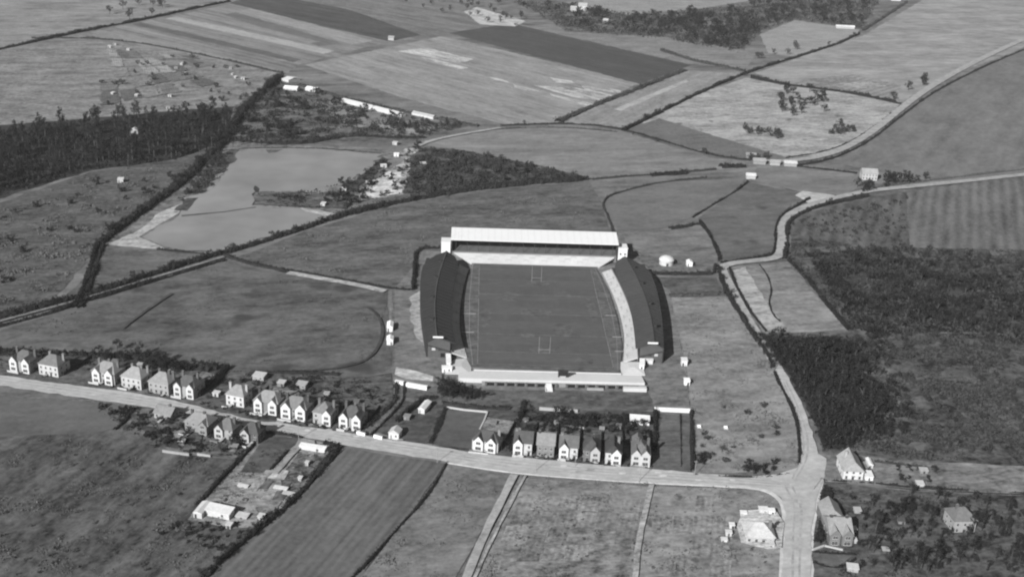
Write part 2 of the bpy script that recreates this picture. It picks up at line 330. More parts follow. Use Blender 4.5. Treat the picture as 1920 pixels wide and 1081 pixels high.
F('dark_gardens', [(1548, 908), (1751, 925), (2000, 934), (2000, 1120), (1524, 1120), (1524, 1000)], 78, .5, var=.4, fine=.6, scale=10)
F('triangle_lawn', [(1524, 1036), (1600, 1040), (1575, 1062), (1524, 1056)], 100, .3, var=.2, fine=.3)
# water
wm, wnt, wb = mat_base('pond_water', .04); wb.inputs['Base Color'].default_value = (.15, .15, .15, 1); wb.inputs['Specular IOR Level'].default_value = .5; wb.inputs['IOR'].default_value = 1.33
_tc = wnt.nodes.new('ShaderNodeTexCoord'); _bp = wnt.nodes.new('ShaderNodeBump'); _bp.inputs['Strength'].default_value = .03; _bp.inputs['Distance'].default_value = .1
wnt.links.new(noise(wnt, _tc.outputs['Object'], .4, 3), _bp.inputs['Height']); wnt.links.new(_bp.outputs[0], wb.inputs['Normal'])
_wv = math_n(wnt, 'MULTIPLY', math_n(wnt, 'ADD', math_n(wnt, 'MULTIPLY', noise(wnt, _tc.outputs['Object'], .018, 3), 1.2), .4), .22)
wnt.links.new(_wv, wb.inputs['Base Color'])
sheet('pond_water', [(432, 286), (480, 279), (600, 281), (716, 291), (694, 318), (668, 340), (640, 352), (612, 362), (578, 364), (545, 360), (520, 362), (478, 362), (474, 386), (520, 390), (560, 392), (600, 396), (622, 404), (600, 416), (520, 440), (430, 468), (400, 474), (310, 466), (268, 446), (300, 424), (340, 404), (332, 392), (350, 374), (392, 356), (402, 335), (428, 312)], wm, jit=2.2)
F('causeway', [(340, 405), (420, 398), (480, 389), (480, 391), (420, 400), (342, 408)], 72, .3, var=.3)
for pp_, tn_ in (([(632, 352), (668, 338), (700, 312), (716, 296), (724, 300), (705, 330), (670, 356), (640, 366)], 62), ([(560, 362), (600, 360), (640, 350), (636, 366), (580, 372)], 118), ([(470, 372), (478, 350), (482, 350), (486, 372)], 55), ([(330, 396), (352, 372), (370, 372), (350, 398)], 70), ([(420, 320), (440, 300), (450, 284), (432, 284), (404, 330)], 72), ([(500, 282), (530, 281), (520, 288), (506, 288)], 84), ([(560, 392), (600, 396), (640, 404), (625, 408), (590, 402)], 150)):
    F('mud_bank', pp_, tn_, 1.8, var=.35, fine=.6, scale=8)
F('island_spit', [(478, 363), (545, 361), (580, 366), (650, 356), (650, 392), (590, 390), (520, 388), (476, 384)], 84, 1.0, var=.4, fine=.6, scale=10)
# roads
RD = ground_mat('road_gravel', 168, .09, .16, 9., bump=.1); PV = ground_mat('footway_gravel', 186, .08, .2, 9., bump=.1); TR = ground_mat('track_gravel', 152, .14, .25, 9.)
sheet('main_road', [(-60, 697), (170, 729), (250, 738), (330, 753), (400, 772), (480, 790), (600, 806), (720, 824), (880, 849), (960, 859), (1090, 871), (1220, 881), (1300, 889), (1400, 895), (1460, 892), (1496, 878), (1503, 850), (1503, 830), (1490, 776), (1462, 715), (1452, 690), (1464, 688), (1478, 710), (1506, 762), (1528, 830), (1534, 852), (1548, 862), (1546, 885), (1530, 940), (1522, 1000), (1520, 1110), (1464, 1110), (1470, 990), (1472, 955), (1462, 935), (1440, 921), (1400, 914), (1220, 906), (1090, 898), (960, 888), (830, 867), (650, 837), (560, 820), (480, 806), (400, 788), (330, 772), (250, 762), (170, 750), (-60, 716)], RD, jit=.5, step=4)
TY = ground_mat('tyre_worn_gravel', 156, .12, .2, 7., bump=.05)
for off in (-5, 0, 6):
    ribbon('wheel_track', [(-60, 707+off), (170, 739+off), (330, 762+off), (480, 798+off), (650, 824+off), (880, 860+off), (960, 872+off), (1090, 884+off), (1220, 893+off), (1400, 904+off), (1480, 912+off*.6)], .9, TY, jit=.2)
for off in (-9, 4):
    ribbon('wheel_track', [(1480+off, 912), (1500+off, 950), (1496+off, 1000), (1494+off, 1110)], .9, TY, jit=.2)
    ribbon('wheel_track', [(1490+off*.6, 900), (1512+off*.6, 860), (1512+off*.6, 820), (1494+off*.6, 765), (1472+off*.4, 718)], .8, TY, jit=.2)
_rr = random.Random(8)
for k in range(26):
    u = _rr.random(); x = 180+u*1260; i_ = x
    y = 741+(x-170)*(.19 if x < 480 else .155) if x < 960 else 872+(x-960)*.073
    y += _rr.uniform(-6, 6); q = P(x, y)
    sheet('road_patch', [(q.x+_rr.uniform(.8, 2.2)*math.cos(j*.8), q.y+_rr.uniform(.5, 1.2)*math.sin(j*.8), 0) for j in range(8)], TY if k % 2 else PV, jit=.15, step=1, world=True)
def kerbed(name, pts, w):
    """raised footway with a kerb face, 0.12 m above the road"""
    q = smooth([P(*p).to_2d() for p in pts]); n = len(q); m = MB(); vs = []
    for i in range(n):
        d = (q[min(i+1, n-1)]-q[max(i-1, 0)]).normalized(); nn = Vector((-d.y, d.x))*w/2
        a = q[i]+nn; b = q[i]-nn
        vs += [(a.x, a.y, .2), (a.x, a.y, .5), (b.x, b.y, .5), (b.x, b.y, .2)]
    fs = [(4*i+k, 4*i+k+1, 4*i+k+5, 4*i+k+4) for i in range(n-1) for k in range(3)]
    m.add(vs, fs); return tag(m.build(name, PV), kind='structure')
kerbed('south_footway', [(840, 867), (960, 886), (1090, 896), (1220, 905), (1400, 913), (1438, 920), (1462, 936), (1471, 958), (1469, 990), (1464, 1110)], 1.9)
kerbed('north_footway', [(490, 793), (600, 808), (720, 826), (880, 851), (960, 861), (1090, 872), (1220, 882), (1300, 890)], 1.7)
kerbed('east_footway', [(1548, 866), (1540, 905), (1530, 945), (1523, 1000), (1521, 1110)], 1.8)
ribbon('lane', [(1458, 694), (1444, 668), (1430, 645), (1408, 610), (1385, 568), (1362, 525), (1352, 502)], 5.5, TR)
ribbon('lane_branch', [(1350, 506), (1366, 496), (1400, 492), (1450, 487), (1464, 478), (1466, 455), (1463, 430), (1472, 410), (1500, 392), (1550, 376), (1620, 360), (1700, 352), (1800, 342), (2000, 320)], 6.0, TR, w2=7)
ribbon('farm_track', [(2000, 40), (1860, 100), (1751, 158), (1690, 203), (1640, 245), (1590, 277), (1540, 295), (1480, 304), (1420, 302)], 9, TR, w2=7)
ribbon('footpath', [(782, 276), (810, 264), (870, 252), (938, 241)], 4.5, TR)
ribbon('allotment_path', [(964, 892), (930, 960), (905, 1010), (868, 1100)], 3.2, TR)
ribbon('faint_path', [(1222, 910), (1210, 960), (1196, 1020), (1190, 1100)], 2.2, ground_mat('worn_path_soil', 148, .3, .4, 8))
ribbon('second_path', [(985, 894), (950, 960), (915, 1030), (885, 1100)], 1.0, ground_mat('worn_path_soil', 150, .3, .4, 8))
ribbon('hedge_path', [(540, 513), (600, 524), (660, 534), (722, 548)], 5.0, ground_mat('path_chalk', 158, .3, .4, 6))
ribbon('drive', [(748, 724), (748, 755), (720, 785), (690, 812)], 4.0, ground_mat('drive_gravel', 96, .2, .3, 6))
ribbon('yard_track', [(590, 832), (560, 836), (530, 870), (512, 890)], 3.6, ground_mat('yard_gravel', 140, .2, .3, 6))
ribbon('running_track', [(470, 697), (580, 699), (660, 688), (691, 675), (711, 652), (719, 620), (711, 595), (690, 578)], 1.6, ground_mat('track_cinder', 62, .2, .3, 8))
ribbon('running_track', [(229, 618), (265, 590), (322, 552)], 1.8, ground_mat('track_cinder_b', 72, .2, .3, 8))
ribbon('stream_bank_path', [(-60, 620), (170, 559), (300, 519), (420, 483)], 2.5, ground_mat('bank_path_soil', 118, .2, .3, 8))

# ------------------------------------------------------------------ stadium
PITCH = ground_mat('pitch_turf', 83, .06, .1, 25., streak=(math.pi/2, 60, 6, .06), bump=.08)
sheet('pitch_surround', [(-37.5, -68.5, 0), (36.8, -70, 0), (41.5, -40, 0), (43, 0, 0), (42, 40, 0), (37.5, 77.5, 0), (-37.5, 77, 0), (-42, 40, 0), (-43, 0, 0), (-41.5, -40, 0)], ground_mat('surround_turf', 90, .2, .4, 9.), jit=.1, world=True)
sheet('pitch_turf', [(-34.4, -66, 0), (34.4, -67, 0), (34.4, 76, 0), (-34.4, 75, 0)], PITCH, jit=.25, world=True)
WEAR = ground_mat('worn_turf', 88, .2, .3, 6., bump=.05); MOW = ground_mat('mown_turf', 86, .08, .1, 20., bump=.05)
for k in range(7):
    sheet('mown_band', [(-34.0, -60+k*20, 0), (34.0, -60.6+k*20, 0), (34.0, -50.6+k*20, 0), (-34.0, -50+k*20, 0)], MOW, jit=.3, world=True)
_wr = random.Random(3)
for cx, cy, a_, b_ in ((0, -47, 7, 5), (0, 47, 7, 5), (-3, 2, 9, 6), (12, -20, 6, 9), (-16, 25, 6, 8), (15, 30, 5, 6), (-30, -5, 3, 14), (30, 10, 3, 18), (-8, -30, 5, 4), (20, -58, 6, 4)):
    sheet('worn_turf', [(cx+a_*_wr.uniform(.7, 1.2)*math.cos(k*.45), cy+b_*_wr.uniform(.7, 1.2)*math.sin(k*.45), 0) for k in range(14)], WEAR, jit=.6, step=2, world=True)
LINE = ground_mat('line_whitewash', 145, .3, .4, 3, bump=0)
def mark(x0, x1, y0, y1):
    return sheet('pitch_marking', [(x0, y0, 0), (x1, y0, 0), (x1, y1, 0), (x0, y1, 0)], LINE, jit=0, world=True)
for x in (-34.2, 34.2): mark(x-.08, x+.08, -65, 74)
for y in (-65, -50.3, -28, 0, 28, 50.3, 74): mark(-34.1, 34.1, y-.07, y+.07)
SL = ground_mat('gangway_concrete', 170, .1, .2, 3)
for x0, x1, y in ((-43, -35.5, -2), (-43, -36.5, -27), (36.5, 42.5, 1), (37.5, 43, -28), (37, 41.5, -46)):
    sheet('gangway', [(x0, y, 0), (x1, y, 0), (x1, y+.7, 0), (x0, y+.7, 0)], SL, jit=.05, world=True)

CONC = paint(214, .16, 1.8); CONC2 = paint(204, .2, 1.6); ROOFD = paint(56, .3, 3.0); ROOFE = paint(74, .3, 3.0); ROOFW = paint(228, .05, 4.0); WALLD = paint(58, .3, 1.0)
BARRIER = MB().tube((0, 0, 0), (0, 0, 1.1), .05, .05, 5).tube((3, 0, 0), (3, 0, 1.1), .05, .05, 5).tube((0, 0, 1.1), (3, 0, 1.1), .06, .06, 5).mesh('crush_barrier'); BARRIER.materials.append(paint(110))
def xf(t): return 44.0 + 5.0*math.sin(math.pi*min(1, max(0, t*.82+.12)))       # roof's front edge, metres from the pitch axis; t runs 0 (south) to 1 (north)
Y0, Y1 = -57.0, 69.0
def xb(t): return 59.8 + 8.2*math.sin(math.pi*(t*.62+.02))
def stand(side, name, label, roofmat, tread):
    s = side; N = 14; e = empty(name, (s*54, 0, 0)); tag(e, label, 'grandstand', 'side stands along the pitch')
    ts = [i/N for i in range(N+1)]
    def row(fx, z, dy=0): return [Vector((s*fx(t) - s*54, Y0+(Y1-Y0)*t + dy, z(t) if callable(z) else z)) for t in ts]
    def strip(m, A, B, thick):
        for i in range(N):
            q = [A[i], B[i], B[i+1], A[i+1]]
            if (q[1]-q[0]).cross(q[3]-q[0]).z < 0: q = q[::-1]
            m.slab(q, thick)
    # rounded northern end: narrow the plan over the last stretch
    def narrow(t): return max(0, (t-.82)/.18)**2
    rx = lambda t: xf(t)+9.2 + 0*t
    fx = lambda t: xf(t) + 4.2*narrow(t); bx = lambda t: xb(t) - 6*narrow(t)
    m = MB(); strip(m, row(fx, 8.2), row(rx, 11.4), .35); r1 = m.build('roof_front_slope', roofmat, e)
    m = MB(); strip(m, row(rx, 11.4), row(bx, 8.4), .35); r2 = m.build('roof_back_slope', roofmat, e)
    m = MB(); strip(m, row(lambda t: rx(t)-.35, 11.62), row(lambda t: rx(t)+.35, 11.62), .25); m.build('ridge_cap', paint(80), r2)
    m = MB()
    for i in range(N*2+1):
        t = i/(N*2); yy = Y0+(Y1-Y0)*t
        MB().tube((s*fx(t)-s*54, yy, 8.24), (s*rx(t)-s*54, yy, 11.44), .09, .09, 4).build('sheet_joint', paint(66, .2), r1)
    m = MB()
    for i in range(N*2+1):
        t = i/(N*2); yy = Y0+(Y1-Y0)*t
        MB().tube((s*rx(t)-s*54, yy, 11.44), (s*bx(t)-s*54, yy, 8.44), .09, .09, 4).build('sheet_joint', paint(66, .2), r2)
    # roof ventilators
    for t in (.18, .42, .66, .86):
        v = MB().box(-.7, .7, -.9, .9, -.6, .9).box(-.95, .95, -1.15, 1.15, .9, 1.1).build('ventilator', WALLD, r2)
        v.location = (s*(rx(t)+1.6) - s*54, Y0+(Y1-Y0)*t, 11.1)
    m = MB(); A = row(bx, 0); B = row(lambda t: bx(t)-.3, 8.1)
    for i in range(N):
        q0, q1 = A[i], A[i+1]; d = Vector((-s*.5, 0, 0))
        m.add([q0, q1, q1+Vector((0, 0, 8.0)), q0+Vector((0, 0, 8.0)), q0+d, q1+d, q1+d+Vector((0, 0, 8.0)), q0+d+Vector((0, 0, 8.0))],
              [(0, 1, 2, 3), (7, 6, 5, 4), (3, 2, 6, 7), (0, 4, 5, 1), (1, 5, 6, 2), (0, 3, 7, 4)])
    bw_ = m.build('back_wall', WALLD, e)
    for i in range(1, N, 2):
        p = A[i]; w = MB().box(-.12, .12, -1.1, 1.1, 3.6, 5.4).build('window', GLASS, bw_); w.location = (p.x+s*.05, p.y+4, 0)
    # end walls
    for t, yy in ((0, Y0), (1, Y1)):
        a, r, b = s*fx(t)-s*54, s*rx(t)-s*54, s*bx(t)-s*54; th = .5 if t == 0 else -.5
        prof = [(a+s*2.5, .6), (b-s*.05, 0), (b-s*.05, 7.9), (r, 10.9), (a+s*2.5, 8.6)]
        vs = [(x, yy+.35*(1 if t == 0 else -1), z) for x, z in prof] + [(x, yy+.35*(1 if t == 0 else -1)+th, z) for x, z in prof]
        m = MB().add(vs, [(0, 1, 2, 3, 4), (9, 8, 7, 6, 5)] + [(i, 5+i, 5+(i+1) % 5, (i+1) % 5) for i in range(5)])
        ew = m.build('end_wall', paint(88, .25), e)
        if t == 0:
            k = MB().box(-2.6, 2.6, -.25, .2, 0, .8).build('name_board', WHITE, ew); k.location = (r-s*.6, yy+.1, 11.0)
            k = MB().box(-1.0, 1.0, -.1, .1, 0, 2.2).build('door', paint(30), ew); k.location = (r-s*3, yy+.3, .2)
            k = MB().box(-.9, .9, -.12, .1, 0, 1.3).build('window', paint(190), ew); k.location = (r+s*1.6, yy+.3, 4.0)
            k = MB().box(-.8, .8, -.12, .1, 0, 1.2).build('window', GLASS, ew); k.location = (r-s*1.6, yy+.3, 4.0)
    # stepped terracing: front (open, pale) and rear seats under the roof
    def steps(x0f, x1f, z0, z1, n, mat, nm):
        m = MB()
        for k in range(n):
            u0, u1 = k/n, (k+1)/n; z = z0+(z1-z0)*u1
            A_ = row(lambda t: x0f(t)+(x1f(t)-x0f(t))*u0, z); B_ = row(lambda t: x0f(t)+(x1f(t)-x0f(t))*u1, z)
            strip(m, A_, B_, (z1-z0)/n+.25)
        return m.build(nm, mat, e)
    ter = lambda t: xf(t)-4.5-1.6*max(0, .25-t)*4
    steps(ter, lambda t: xf(t)+1.5, .3, 2.9, 9, tread, 'terrace_steps')
    steps(lambda t: xf(t)+1.9, lambda t: xb(t)-.8, 3.4, 6.8, 10, DARKWOOD, 'seating_tier')
    m = MB(); A = row(lambda t: xf(t)+1.5, 3.9); B = row(lambda t: xf(t)+1.75, 3.9); strip(m, A, B, 3.6); m.build('tier_front_wall', paint(120, .2), e)
    m = MB(); A = row(lambda t: ter(t)-.25, 1.15); B = row(lambda t: ter(t)-.1, 1.15); strip(m, A, B, .9); m.build('front_railing', paint(150 if s > 0 else 110, .2), e)
    for i in range(N+1):
        t = ts[i]; p = MB().tube((0, 0, 3), (0, 0, 8.6), .14, .12, 6).build('column', IRON, e); p.location = (s*(fx(t)+2.4)-s*54, Y0+.6+(Y1-Y0-1.2)*t, 0)
    for i in range(1, 9):
        t = i/9; yy = Y0+(Y1-Y0)*t
        gq = [(s*ter(t)-s*54, yy-.5, .75), (s*(xf(t)+1.4)-s*54, yy-.5, 3.3), (s*(xf(t)+1.4)-s*54, yy+.5, 3.3), (s*ter(t)-s*54, yy+.5, .75)]
        if s < 0: gq = gq[::-1]
        MB().slab(gq, .2).build('gangway', paint(184, .2), e)
    for i in range(20):
        t = (i+.5)/20; bb = obj('crush_barrier', BARRIER, None, e); u = .3+.4*(i % 2)
        bb.location = (s*(ter(t)+(xf(t)+1.5-ter(t))*u)-s*54, Y0+(Y1-Y0)*t, .4+2.6*u); bb.rotation_euler.z = math.pi/2
    return e
stand(-1, 'side_grandstand', 'dark curved roofed grandstand on the left side of the pitch', ROOFD, CONC2)
stand(1, 'side_grandstand', 'dark curved roofed grandstand with pale open terrace right of the pitch', ROOFE, CONC2)

# north stand
e = empty('end_grandstand', (0, 88, 0)); tag(e, 'long white roofed grandstand closing the far end of the pitch', 'grandstand')
m = MB().slab([(-52.2, -1.6, 13.0), (52.2, -1.6, 13.0), (52.2, 15.0, 15.2), (-52.2, 15.0, 15.2)], .35); rf = m.build('roof', ROOFW, e)
m = MB().box(-52.2, 52.2, -1.85, -1.62, 12.5, 13.02); m.build('fascia', ROOFW, rf)
seam = MB().slab([(-.06, -1.5, 13.07), (.06, -1.5, 13.07), (.06, 14.9, 15.25), (-.06, 14.9, 15.25)], .1).mesh('seam')
seam.materials.append(paint(205, .05))
for k in range(-12, 13):
    o_ = obj('seam', seam, None, rf); o_.location = (k*4.15, 0, 0)
MB().box(-52, 52, 14.2, 14.7, 0, 14.7).build('back_wall', WALLD, e)
m = MB()
for k in range(12): m.box(-51.5, 51.5, .9+k*1.1, 2.0+k*1.1, 0 if k == 0 else 3.4+(k-1)*.42, 3.8+k*.42)
m.build('seating_tier', paint(92, .2, 2), e)
MB().box(-51.6, 51.6, .3, .8, 0, 4.5).build('tier_front_wall', paint(120, .15), e)
col = MB().tube((0, 0, 3), (0, 0, 12.9), .16, .14, 6).mesh('column'); col.materials.append(paint(70))
for k in range(15):
    o_ = obj('column', col, None, e); o_.location = (-49+k*7, 1.2, 0)
for sx in (-1, 1):
    MB().add([(sx*51.9, 0, 3), (sx*51.9, 14.3, 3), (sx*51.9, 14.3, 14.4), (sx*51.9, 0, 12.7), (sx*51.5, 0, 3), (sx*51.5, 14.3, 3), (sx*51.5, 14.3, 14.4), (sx*51.5, 0, 12.7)],
             [(0, 1, 2, 3), (7, 6, 5, 4), (0, 3, 7, 4), (3, 2, 6, 7), (1, 5, 6, 2), (0, 4, 5, 1)]).build('end_screen', paint(70), e)
    tw = MB().box(-2.8, 2.8, 0, 8.5, 0, 9.6).box(-3.0, 3.0, -.2, 8.7, 9.6, 10.1).build('stair_tower', ROOFW, e); tw.location = (sx*55.3, 1.0 if sx < 0 else -.5, 0)
    for zx, zz in ((.3, 3.2), (-1.4, 5.6), (1.4, 5.6)) if sx > 0 else ((.3, 3.2),):
        w = MB().box(-.55, .55, -.12, .1, 0, 1.1).build('window', paint(110), tw); w.location = (zx, 0, zz)
        MB().box(-.4, .4, -.16, -.1, .15, .95).build('pane', GLASS, w)
m = MB(); n = 14
for k in range(n):
    y0_ = -10.8+k*.78; z_ = .7+k*.235
    xw = 39.5 + 11.5*(k/n)
    m.box(-xw, xw, y0_, y0_+.78, max(0, z_-.6), z_)
m.build('terrace_steps', paint(205, .14, 2.5), e)
barrier = MB().tube((0, 0, 0), (0, 0, 1.1), .05, .05, 5).tube((3, 0, 0), (3, 0, 1.1), .05, .05, 5).tube((0, 0, 1.1), (3, 0, 1.1), .06, .06, 5).mesh('crush_barrier')
barrier.materials.append(paint(150))
for k in range(22):
    o_ = obj('crush_barrier', barrier, None, e); o_.location = (-40+k*3.7, -7.0+(k % 3)*2.3, 1.7+(k % 3)*.7)
MB().box(-39, 39, -11.15, -10.95, 0, 1.2).build('front_railing', paint(120), e)
for sx in (-52, -47.5, 52):
    f = MB().tube((0, 0, 0), (0, 0, 4.6), .07, .04, 5).build('flag_mast', paint(170), rf); f.location = (sx, 1, 13)

# south terrace
e = empty('open_terrace', (0, -78, 0)); tag(e, 'pale open concrete terrace across the near end of the pitch', 'terrace')
m = MB(); n = 9
for k in range(n):
    m.box(-43.5, 47.5, 5.6-1.35*(k+1), 5.6-1.35*k, 0, .6+k*.24)
ts_ = m.build('terrace_steps', paint(206, .12, 2.5), e)
m = MB().box(-32, 48, -9.0, -8.5, 0, 2.2); m.build('back_wall', paint(140, .2), e)
pier = MB().box(-.5, .5, -9.9, -9.02, 0, 2.1).mesh('buttress'); pier.materials.append(paint(92, .3))
for k in range(16):
    o_ = obj('buttress', pier, None, e); o_.location = (-30+k*4.9, 0, 0)
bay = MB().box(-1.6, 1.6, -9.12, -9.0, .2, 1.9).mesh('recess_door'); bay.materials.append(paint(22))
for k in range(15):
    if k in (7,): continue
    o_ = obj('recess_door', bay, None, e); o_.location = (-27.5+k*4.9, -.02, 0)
m = MB()
for k in range(8): m.box(-1.4, 1.4, -9.2-.62*(k+1), -9.2-.62*k, 0, 2.4-k*.28)
st = m.build('staircase', CONC, e); st.location = (.4, 0, 0)
for sx in (-1.6, 1.6):
    w = MB().box(-.15, .15, -14.3, -9.1, 0, 1.3).build('parapet', CONC, st); w.location = (sx, 0, 0)
MB().box(36.5, 47.8, -12.0, -9.95, 0, 2.2).build('end_block', paint(205, .12), e)
MB().box(19, 27, -11.4, -9.95, 0, 1.0).build('low_wall', paint(165, .2), e)
MB().box(-36, 37.5, 6.5, 6.8, 0, .95).build('front_railing', paint(205, .1), e)
# scoreboard on it
o_ = empty('scoreboard', P(1055, 712)); tag(o_, 'dark box shaped scoreboard standing on the near pale terrace', 'scoreboard')
o_.location.z = 1.6
MB().box(-2.4, 2.4, -.6, .6, .2, 3.4).build('cabinet', paint(44), o_); MB().box(-2.6, 2.6, -.9, .8, 3.4, 3.6).build('roof', paint(60), o_); MB().box(-1.6, 1.4, -.75, -.6, .1, .9).build('sill_board', paint(170), o_)
for x in (-2.2, 2.2): MB().box(x-.1, x+.1, -.1, .1, -1.6, .25).build('post', paint(60), o_)

# raised corner terraces (pale) beside the near ends of the stands
for nm, lab, pts, tone in (('corner_terrace', 'pale corner terrace beside the near end of the left stand', [(-50, -76), (-37.5, -76), (-37.3, -69), (-40, -58.5), (-46, -60), (-50, -68)], 196),
                      ('corner_terrace', 'pale corner terrace beside the near end of the right stand', [(38.2, -71.9), (49.4, -71.9), (49.4, -57.4), (44, -57.4), (37.0, -57.4)], 208)):
    q = [Vector((x, y, .75)) for x, y in pts]
    m = MB().slab(q, .75)
    for k in range(1, 5):
        c = sum((Vector(v) for v in q), Vector())/len(q)
        m.slab([c+(v-c)*(1-.17*k)+Vector((0, 0, .2*k)) for v in q], .3)
    e = m.build(nm, paint(tone, .14, 2)); tag(e, lab, 'terrace')

# goal posts
def goal(y, label):
    e = empty('rugby_goal', (0, y, 0)); tag(e, label, 'goal posts', 'goal posts on the pitch')
    w = paint(150, .03)
    for x in (-2.82, 2.82): MB().tube((x, 0, 0), (x, 0, 10.4), .11, .07, 8).build('post', w, e)
    MB().tube((-2.74, 0, 3.05), (2.74, 0, 3.05), .08, .08, 8).build('crossbar', w, e)
goal(-50.3, 'white H shaped goal posts at the near end of the pitch')
goal(50.3, 'white H shaped goal posts at the far end by the white stand')
# corner railings of the enclosure
def rail(name, label, pts, tone, h=1.0, gap=3.0, cat='railing', world=True, rails=(1.0, .55), t=.07):
    w = [Vector(p).to_2d() if world else P(*p).to_2d() for p in pts]
    e = empty(name, (w[0].x, w[0].y, 0)); tag(e, label, cat)
    mt = paint(tone, .1); L = 0; pm = MB().box(-.09, .09, -.09, .09, 0, h+.05).mesh('post'); pm.materials.append(mt)
    for a, b in zip(w[:-1], w[1:]):
        d = b-a; n = max(1, int(d.length/gap)); o = Vector((a.x-w[0].x, a.y-w[0].y))
        for k in range(n):
            p_ = obj('post', pm, None, e); q = o+d*(k/n); p_.location = (q.x, q.y, 0)
        m = MB()
        for r in rails: m.tube((o.x, o.y, h*r), (o.x+d.x, o.y+d.y, h*r), t, t, 4)
        m.build('rail', mt, e)
    return e
rail('pitch_railing', 'pale railing along the left touchline of the pitch', [(-36.6, -66, 0), (-38.8, -30, 0), (-39.4, 20, 0), (-38.2, 74, 0)], 165, t=.1)
rail('pitch_railing', 'pale railing along the right touchline of the pitch', [(36.2, -68, 0), (39.5, -30, 0), (40.4, 10, 0), (39.5, 45, 0), (37.2, 75, 0)], 150, t=.1)

# ------------------------------------------------------------------ houses
WIN = {}
def window(parent, x, y, z, w, h, face='front', tone=225):
    k = (round(w, 2), round(h, 2), tone)
    if k not in WIN:
        fr = MB().box(-w/2, w/2, -.06, .06, 0, h); fr.box(-w/2-.12, w/2+.12, -.16, .06, -.12, 0)
        fm = fr.mesh('window'); fm.materials.append(paint(tone-45, .05))
        pm = MB()
        n = 2 if w > 1.1 else 1
        for i in range(n):
            a = -w/2+.09+i*(w-.09)/n; pm.box(a, a+(w-.09)/n-.09, -.085, -.062, .1, h*.48).box(a, a+(w-.09)/n-.09, -.085, -.062, h*.54, h-.1)
        pmm = pm.mesh('pane'); pmm.materials.append(GLASS); WIN[k] = (fm, pmm)
    fm, pmm = WIN[k]
    o = obj('window', fm, None, parent); o.location = (x, y, z); o.rotation_euler.z = {'front': 0, 'left': -math.pi/2, 'right': math.pi/2, 'back': math.pi}[face]
    p_ = obj('pane', pmm, None, o); return o
def roof_hip(m, x0, x1, y0, y1, z, rise, gable=None):
    """hipped roof; ridge along the longer side; gable='x' gives plain gable ends"""
    w, d = x1-x0, y1-y0; cy = (y0+y1)/2; cx = (x0+x1)/2
    base = [(x0, y0, z), (x1, y0, z), (x1, y1, z), (x0, y1, z)]
    if gable == 'y' or (gable is None and d > w):
        i = 0 if gable else w/2*.95
        r = [(cx, y0+i, z+rise), (cx, y1-i, z+rise)]
        fs = [(0, 1, 4), (1, 2, 5, 4), (2, 3, 5), (3, 0, 4, 5), (0, 3, 2, 1)]
    else:
        i = 0 if gable else d/2*.8
        r = [(x0+i, cy, z+rise), (x1-i, cy, z+rise)]
        fs = [(0, 1, 5, 4), (1, 2, 5), (2, 3, 4, 5), (3, 0, 4), (0, 3, 2, 1)]
    m.add(base+r, fs)
    m.box(x0, x1, y0, y1, z-.16, z-.003)
def bgm(i):
    k = ('bgm', i)
    if k not in _mc: _mc[k] = ground_mat('garden_soil', (62, 78, 92, 112)[i], .4, .7, 6)
    return _mc[k]
def fence(pts, h, label, tone, t=.1):
    w = [Vector(p) for p in pts]; e = empty('garden_fence', (w[0].x, w[0].y, .3)); tag(e, label, 'fence', 'garden fences')
    for a, b in zip(w[:-1], w[1:]):
        d = b-a; L = d.length; n = max(1, round(L/2.4)); an = math.atan2(d.y, d.x)
        k_ = ('fp', round(L/n, 2), h, tone)
        if k_ not in _mc:
            m1 = MB().box(.09, L/n-.09, -t/2, t/2, -.3, h).mesh('fence_panel'); m1.materials.append(paint(tone, .25)); m2 = MB().box(-.08, .08, -.08, .08, -.3, h+.12).mesh('post'); m2.materials.append(paint(tone, .25)); _mc[k_] = (m1, m2)
        for k in range(n):
            q = (a-w[0])+d*(k/n)
            for nm, mm in zip(('fence_panel', 'post'), _mc[k_]):
                p_ = obj(nm, mm, None, e); p_.location = (q.x, q.y, 0); p_.rotation_euler.z = an
    return e
